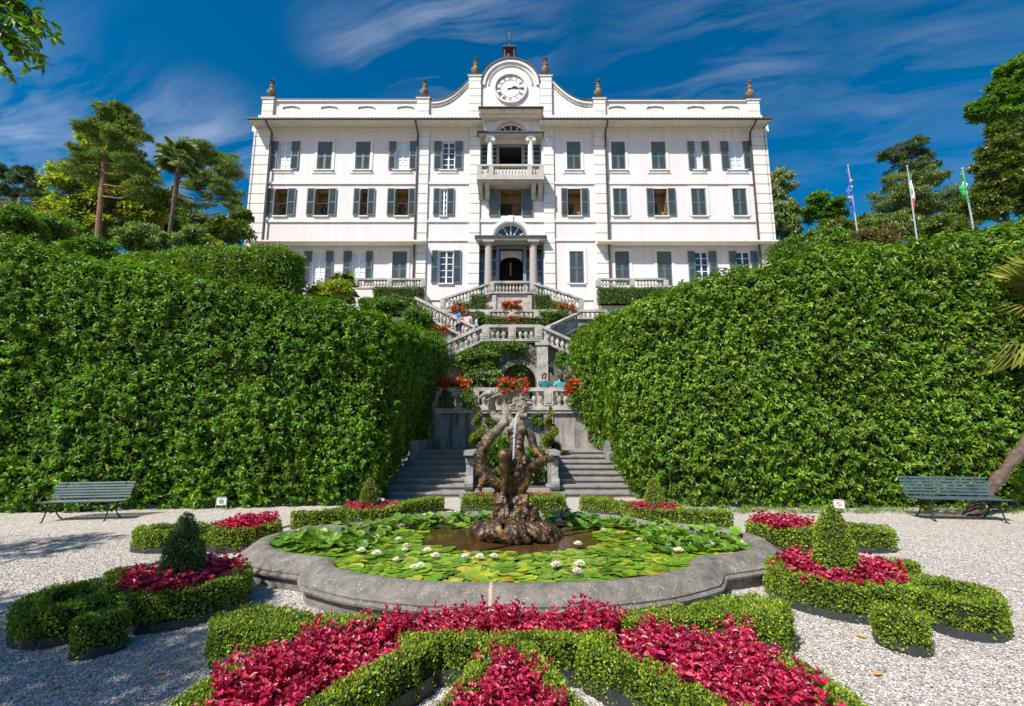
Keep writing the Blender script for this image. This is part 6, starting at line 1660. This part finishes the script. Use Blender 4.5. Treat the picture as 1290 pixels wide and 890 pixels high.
b1 = bench_proto(); b1.scale = (.75, .75, .75); b2 = copy_tree(b1); b2.scale = (.86, .86, .86)
pL = (G(59, 657)+G(143, 657))/2; pR = (G(1163, 655)+G(1254, 657))/2
b1.location = (pL.x-.12, pL.y+.28, 0); b1.rotation_euler.z = R(9); b2.location = (pR.x+.10, pR.y+.22, 0); b2.rotation_euler.z = R(-8)
for o, l in ((b1, 'dark green slatted bench with iron legs before the left hedge'), (b2, 'dark green slatted bench with iron legs before the right hedge, near the palm trunk')): tag(o, l, 'bench', 'garden benches')
# ---------------------------------------------------------------- little plant signs
M['signface'] = m_plain('sign_face', (.72, .72, .66), .5, var=.05); M['signred'] = m_plain('sign_red', (.55, .04, .04), .5); M['signgreen'] = m_plain('sign_green', (.03, .16, .08), .5); M['signpost'] = m_plain('sign_post', (.42, .52, .45), .4)
def sign(label, c, rz, mark, dark=False):
    t = thing('plant_sign', label, 'sign', (c.x, c.y, 0), rz); t.scale = (.75, .75, .8); mb = MB(); h, w_ = .33, .13
    mb.tube([(-w_, 0, -.05), (-w_, 0, h-.03), (-w_+.03, 0, h), (w_-.03, 0, h), (w_, 0, h-.03), (w_, 0, -.05)], .009, 6); mb.build('frame', M['signpost'], t)
    mb = MB(); mb.box(-w_+.015, w_-.015, -.006, .006, h-.20, h-.02); mb.build('panel', M['signgreen'] if dark else M['signface'], t, smooth=False)
    mb = MB()
    def d(pl): mb.prism(pl, -.009, -.0062)
    zc = h-.11
    ring = [(.062*math.cos(a), zc+.062*math.sin(a)) for a in np.linspace(0, 2*PI, 25)]; rin = [(.045*math.cos(a), zc+.045*math.sin(a)) for a in np.linspace(0, 2*PI, 25)]
    for k in range(24): d([rin[k], ring[k], ring[k+1], rin[k+1]])
    d([(-.05, zc+.03), (-.03, zc+.05), (.05, zc-.03), (.03, zc-.05)][::-1]) if mark == 'red' else d([(-.03, zc-.02), (.03, zc-.02), (.03, zc+.02), (-.03, zc+.02)])
    mb.build('emblem', M['signred'] if mark == 'red' else M['signface' if dark else 'signgreen'], t, smooth=False)
sign('small framed sign with a red emblem on the gravel before the right hedge', G(1058, 647), R(-15), 'red')
sign('small framed sign with a green emblem on the gravel before the left hedge', G(278, 643), R(15), 'green')
sign('small sign on two posts at the corner of the left hedge near the steps', G(478, 645), R(10), 'green')
# ---------------------------------------------------------------- flags
M['pole'] = m_plain('grey_pole', (.42, .43, .45), .35, .3); 
def fm(n, c): M[n] = m_plain(n, c, .7, var=.05)
fm('flagblue', (.02, .12, .50)); fm('flagyellow', (.75, .55, .02)); fm('flaggreen', (.02, .27, .08)); fm('flagwhite', (.75, .75, .74)); fm('flagred', (.60, .05, .05)); fm('flaglime', (.04, .40, .08))
def flag(label, base, top, Y, kind, side):
    """the flag hangs limp beside the pole: a pleated cloth, its stripes in the mesh"""
    b, t_ = P(*base, Y), P(*top, Y); th = thing('flagpole', label, 'flagpole', (b.x, Y, b.z-3)); off = Vector((b.x, Y, b.z-3))
    mb = MB(); mb.tube([(0,0,0), b-off, t_-off], [.05, .042, .026], 8); mb.ball(t_-off+Vector((0,0,.05)), .06, 8, 6); mb.build('pole', M['pole'], th)
    cols = {'eu': ['flagblue']*8, 'it': ['flaggreen']*2+['flagwhite']*3+['flagred']*3, 'lo': ['flaglime']*8}[kind]
    mats = [M[n] for n in dict.fromkeys(cols)]; idx = {n: i for i, n in enumerate(dict.fromkeys(cols))}
    # hanging cloth: hoist along the pole, the fly drops diagonally in pleats
    nu, nv = 24, 24; H = (t_-b).length*.72; top_ = t_-off; dirp = (b-t_).normalized(); V = []; F = []; mi = []
    for i in range(nu+1):
        u = i/nu
        for j in range(nv+1):
            v = j/nv
            p = top_+dirp*(.1+v*H*.42+u*H*.52*(1-.12*v)); wd = .34*math.sin(min(1, u*1.15)*PI*.5)
            V.append(tuple(p+Vector((side*(.04+wd*(.35+.3*math.sin(u*9+v*3))*(1-.3*v)), .10*math.sin(u*17+v*2), 0))))
    mb = MB(); mb.v = V
    for i in range(nu):
        for j in range(nv):
            mb.f.append((i*(nv+1)+j, (i+1)*(nv+1)+j, (i+1)*(nv+1)+j+1, i*(nv+1)+j+1)); mb.m.append(idx[cols[min(7, int(i/nu*8))]])
    fl = mb.build('flag', mats, th, ang=180)
    sm = MB()
    if kind == 'eu':
        for u_, v_ in ((.15,.5),(.3,.3),(.45,.6),(.6,.25),(.75,.5),(.88,.4)):
            q = Vector(V[int(u_*nu)*(nv+1)+int(v_*nv)])+Vector((0,-.12,0)); pl = []
            for k in range(10): a = PI/2+k*PI/5; r_ = .085 if k % 2 == 0 else .035; pl.append((q.x+r_*math.cos(a), q.z+r_*math.sin(a)))
            sm.prism(pl, q.y-.004, q.y+.004)
        sm.build('star', M['flagyellow'], fl, smooth=False)
    if kind == 'lo':
        q = Vector(V[int(.45*nu)*(nv+1)+int(.45*nv)])+Vector((0,-.12,0))
        for k in range(4): a = k*PI/2+.4; sm.prism([(q.x+.09*math.cos(a)+.07*math.cos(b_), q.z+.09*math.sin(a)+.07*math.sin(b_)) for b_ in np.linspace(0, 2*PI, 9)[:-1]], q.y-.004-.001*k, q.y+.004)
        sm.build('rose_emblem', M['flagwhite'], fl, smooth=False)
flag('flagpole with a limp blue flag of yellow stars, nearest the villa', (1081,300), (1068.5,210), 24, 'eu', -1)
flag('flagpole with a limp green white and red flag, in the middle', (1154,294), (1143,211), 23, 'it', .6)
flag('flagpole with a limp green flag with a white emblem, rightmost', (1224,276), (1212.5,214), 22, 'lo', -1)
# far house at the left edge
mb = MB(); a = P(-25, 262, 52); b = P(12, 262, 52); z0 = a.z-4; z1 = P(0, 252, 52).z
h = thing('stone_house', 'distant grey house with a low roof at the left edge', 'house', (a.x, 52, z0))
mb.box(a.x, b.x, 52, 58, z0, z1); adopt(mb.build('wall', M['granite'], smooth=False), h)
mb = MB(); zr2 = P(0, 247, 52).z
mb.add([(a.x-.3,51.6,z1),(b.x+.4,51.6,z1),(b.x+.4,58.4,z1),(a.x-.3,58.4,z1),(a.x,55,zr2+.5),(b.x,55,zr2+.5)], [(0,1,5,4),(1,2,5),(2,3,4,5),(3,0,4),(3,2,1,0)]); adopt(mb.build('roof', M['stone'], smooth=False), h)
mb = MB(); mb.box(b.x-1.6, b.x-.8, 51.95, 51.99, z1-1.6, z1-.5); adopt(mb.build('window', M['dark'], smooth=False), h)
# ---------------------------------------------------------------- visitors
def skin(name, J, E, mat, parent, sub=2):
    me = bpy.data.meshes.new(name); me.from_pydata([j[:3] for j in J], E, []); me.materials.append(mat)
    o = link(name, me, parent); m = o.modifiers.new('skin', 'SKIN'); m.use_smooth_shade = True
    for i, j in enumerate(J):
        d = me.skin_vertices[0].data[i]; r = j[3]; d.radius = r if hasattr(r, '__len__') else (r, r); d.use_root = (i == 0)
    s = o.modifiers.new('sub', 'SUBSURF'); s.levels = sub; s.render_levels = sub
    return o
def person(label, c, rz, h, top, bottom, lean=0.0, sit=False, bag=None):
    """stands at c with the feet on the floor; local -Y is where the person looks"""
    t = thing('person', label, 'person', c, rz); k = h/1.7
    def j(x, y, z, r): return (x*k, y*k, z*k, (r[0]*k, r[1]*k) if hasattr(r, '__len__') else r*k)
    J = [j(0,0,.93,(.15,.11)), j(0,-.01,1.12,(.13,.095)), j(0,-.01+lean*.3,1.32,(.165,.11)), j(0,lean*.5,1.45,.055), j(0,lean*.5-.01,1.52,.05), j(0,lean*.6-.02,1.60,.095), j(0,lean*.6-.01,1.66,.085)]
    E = [(0,1),(1,2),(2,3),(3,4),(4,5),(5,6)]
    for s in (-1, 1):
        n = len(J); J += [j(s*.17,lean*.3,1.38,.055), j(s*.23,-.04,1.12,.043), j(s*.17,-.22,.98,.034), j(s*.13,-.30,1.0,.03)]; E += [(2,n),(n,n+1),(n+1,n+2),(n+2,n+3)]
        n = len(J); J += [j(s*.09,0,.86,.088), j(s*.10,-.02,.48,.058), j(s*.10,.02,.09,.04), j(s*.11,-.12,.035,.035)]; E += [(0,n),(n,n+1),(n+1,n+2),(n+2,n+3)]
    skin('body', J, E, M['skin'], t)
    Js = [j(0,0,.90,(.165,.125)), j(0,-.01,1.12,(.15,.115)), j(0,-.01+lean*.3,1.32,(.185,.128)), j(0,lean*.45,1.43,.07)]; Es = [(0,1),(1,2),(2,3)]
    for s in (-1, 1): n = len(Js); Js += [j(s*.175,lean*.3,1.37,.07), j(s*.215,-.02,1.22,.062)]; Es += [(2,n),(n,n+1)]
    skin('shirt', Js, Es, top, t)
    Jt = [j(0,0,.93,(.165,.125))]; Et = []
    for s in (-1, 1): n = len(Jt); Jt += [j(s*.095,0,.82,.10), j(s*.10,-.02,.5,.075)]; Et += [(0,n),(n,n+1)]
    skin('trousers', Jt, Et, bottom, t)
    mb = MB(); mb.ball((0, (lean*.6+.015)*k, 1.635*k), (.105*k, .112*k, .115*k), 12, 9); mb.ball((0, (lean*.6+.07)*k, 1.56*k), (.085*k, .06*k, .13*k), 10, 8); mb.build('hair', M['hair'], t)
    mb = MB()
    for s in (-1, 1): mb.ball((s*.035*k, (lean*.6-.108)*k, 1.61*k), .011*k, 6, 5)
    mb.ball((0, (lean*.6-.125)*k, 1.58*k), (.014*k, .018*k, .022*k), 6, 5); mb.build('face', M['skin'], t)
for n_, c_ in (('teal', (.01,.16,.17)), ('turq', (.03,.42,.44)), ('cwhite', (.7,.7,.68)), ('cblue', (.05,.14,.42)), ('navy', (.03,.04,.08)), ('cpink', (.6,.35,.33)), ('clblue', (.2,.42,.62))): M[n_] = m_plain('cloth_'+n_, c_, .8, var=.06)
a = P(686, 490, 16.95); person('visitor in a dark teal top with a pale collar leaning at the first balustrade', (a.x, 16.95, 2.0), R(10), 1.63, M['teal'], M['cpink'])
a = P(706, 490, 16.95); person('visitor in a bright turquoise top behind the first balustrade', (a.x, 16.95, 2.0), R(200), 1.62, M['turq'], M['navy'])
z_ = z3-2.6
a = P(577, 432, 21.2); person('visitor in a blue shirt on the upper left flight of steps', tuple(a), R(120), 1.6, M['cblue'], M['navy'])
a = P(589, 436, 21.1); person('visitor in a pale pink shirt on the upper left flight of steps', tuple(a), R(150), 1.6, M['cpink'], M['cwhite'])
a = P(600, 441, 21.0); person('visitor in a light blue top low on the upper left flight of steps', tuple(a), R(90), 1.6, M['clblue'], M['navy'])
# a few fallen leaves on the gravel
fl_ = m_plain('dry_leaf', (.45, .22, .05), .7, var=.3, scale=30)
v, f = leaf_arrays(np.zeros((1, 3)), np.array([[1., 0, .1]]), np.array([[0, 0, 1.]]), .075, .042, 'oval'); flm = np_mesh('fallen_leaf', [(v, f, 0, False)], [fl_])
for x, y in ((1078,800),(1003,817),(182,838),(195,850),(1100,850),(60,870),(905,745),(1180,760),(330,790)):
    p = G(x, y, .012); o = link('fallen_leaf', flm, None, p, random.uniform(0, 6.28)); o.rotation_euler.x = random.uniform(-.2, .2)
    tag(o, 'dry orange leaf lying on the pale gravel beside the box borders', 'leaf', 'fallen leaves on the gravel')
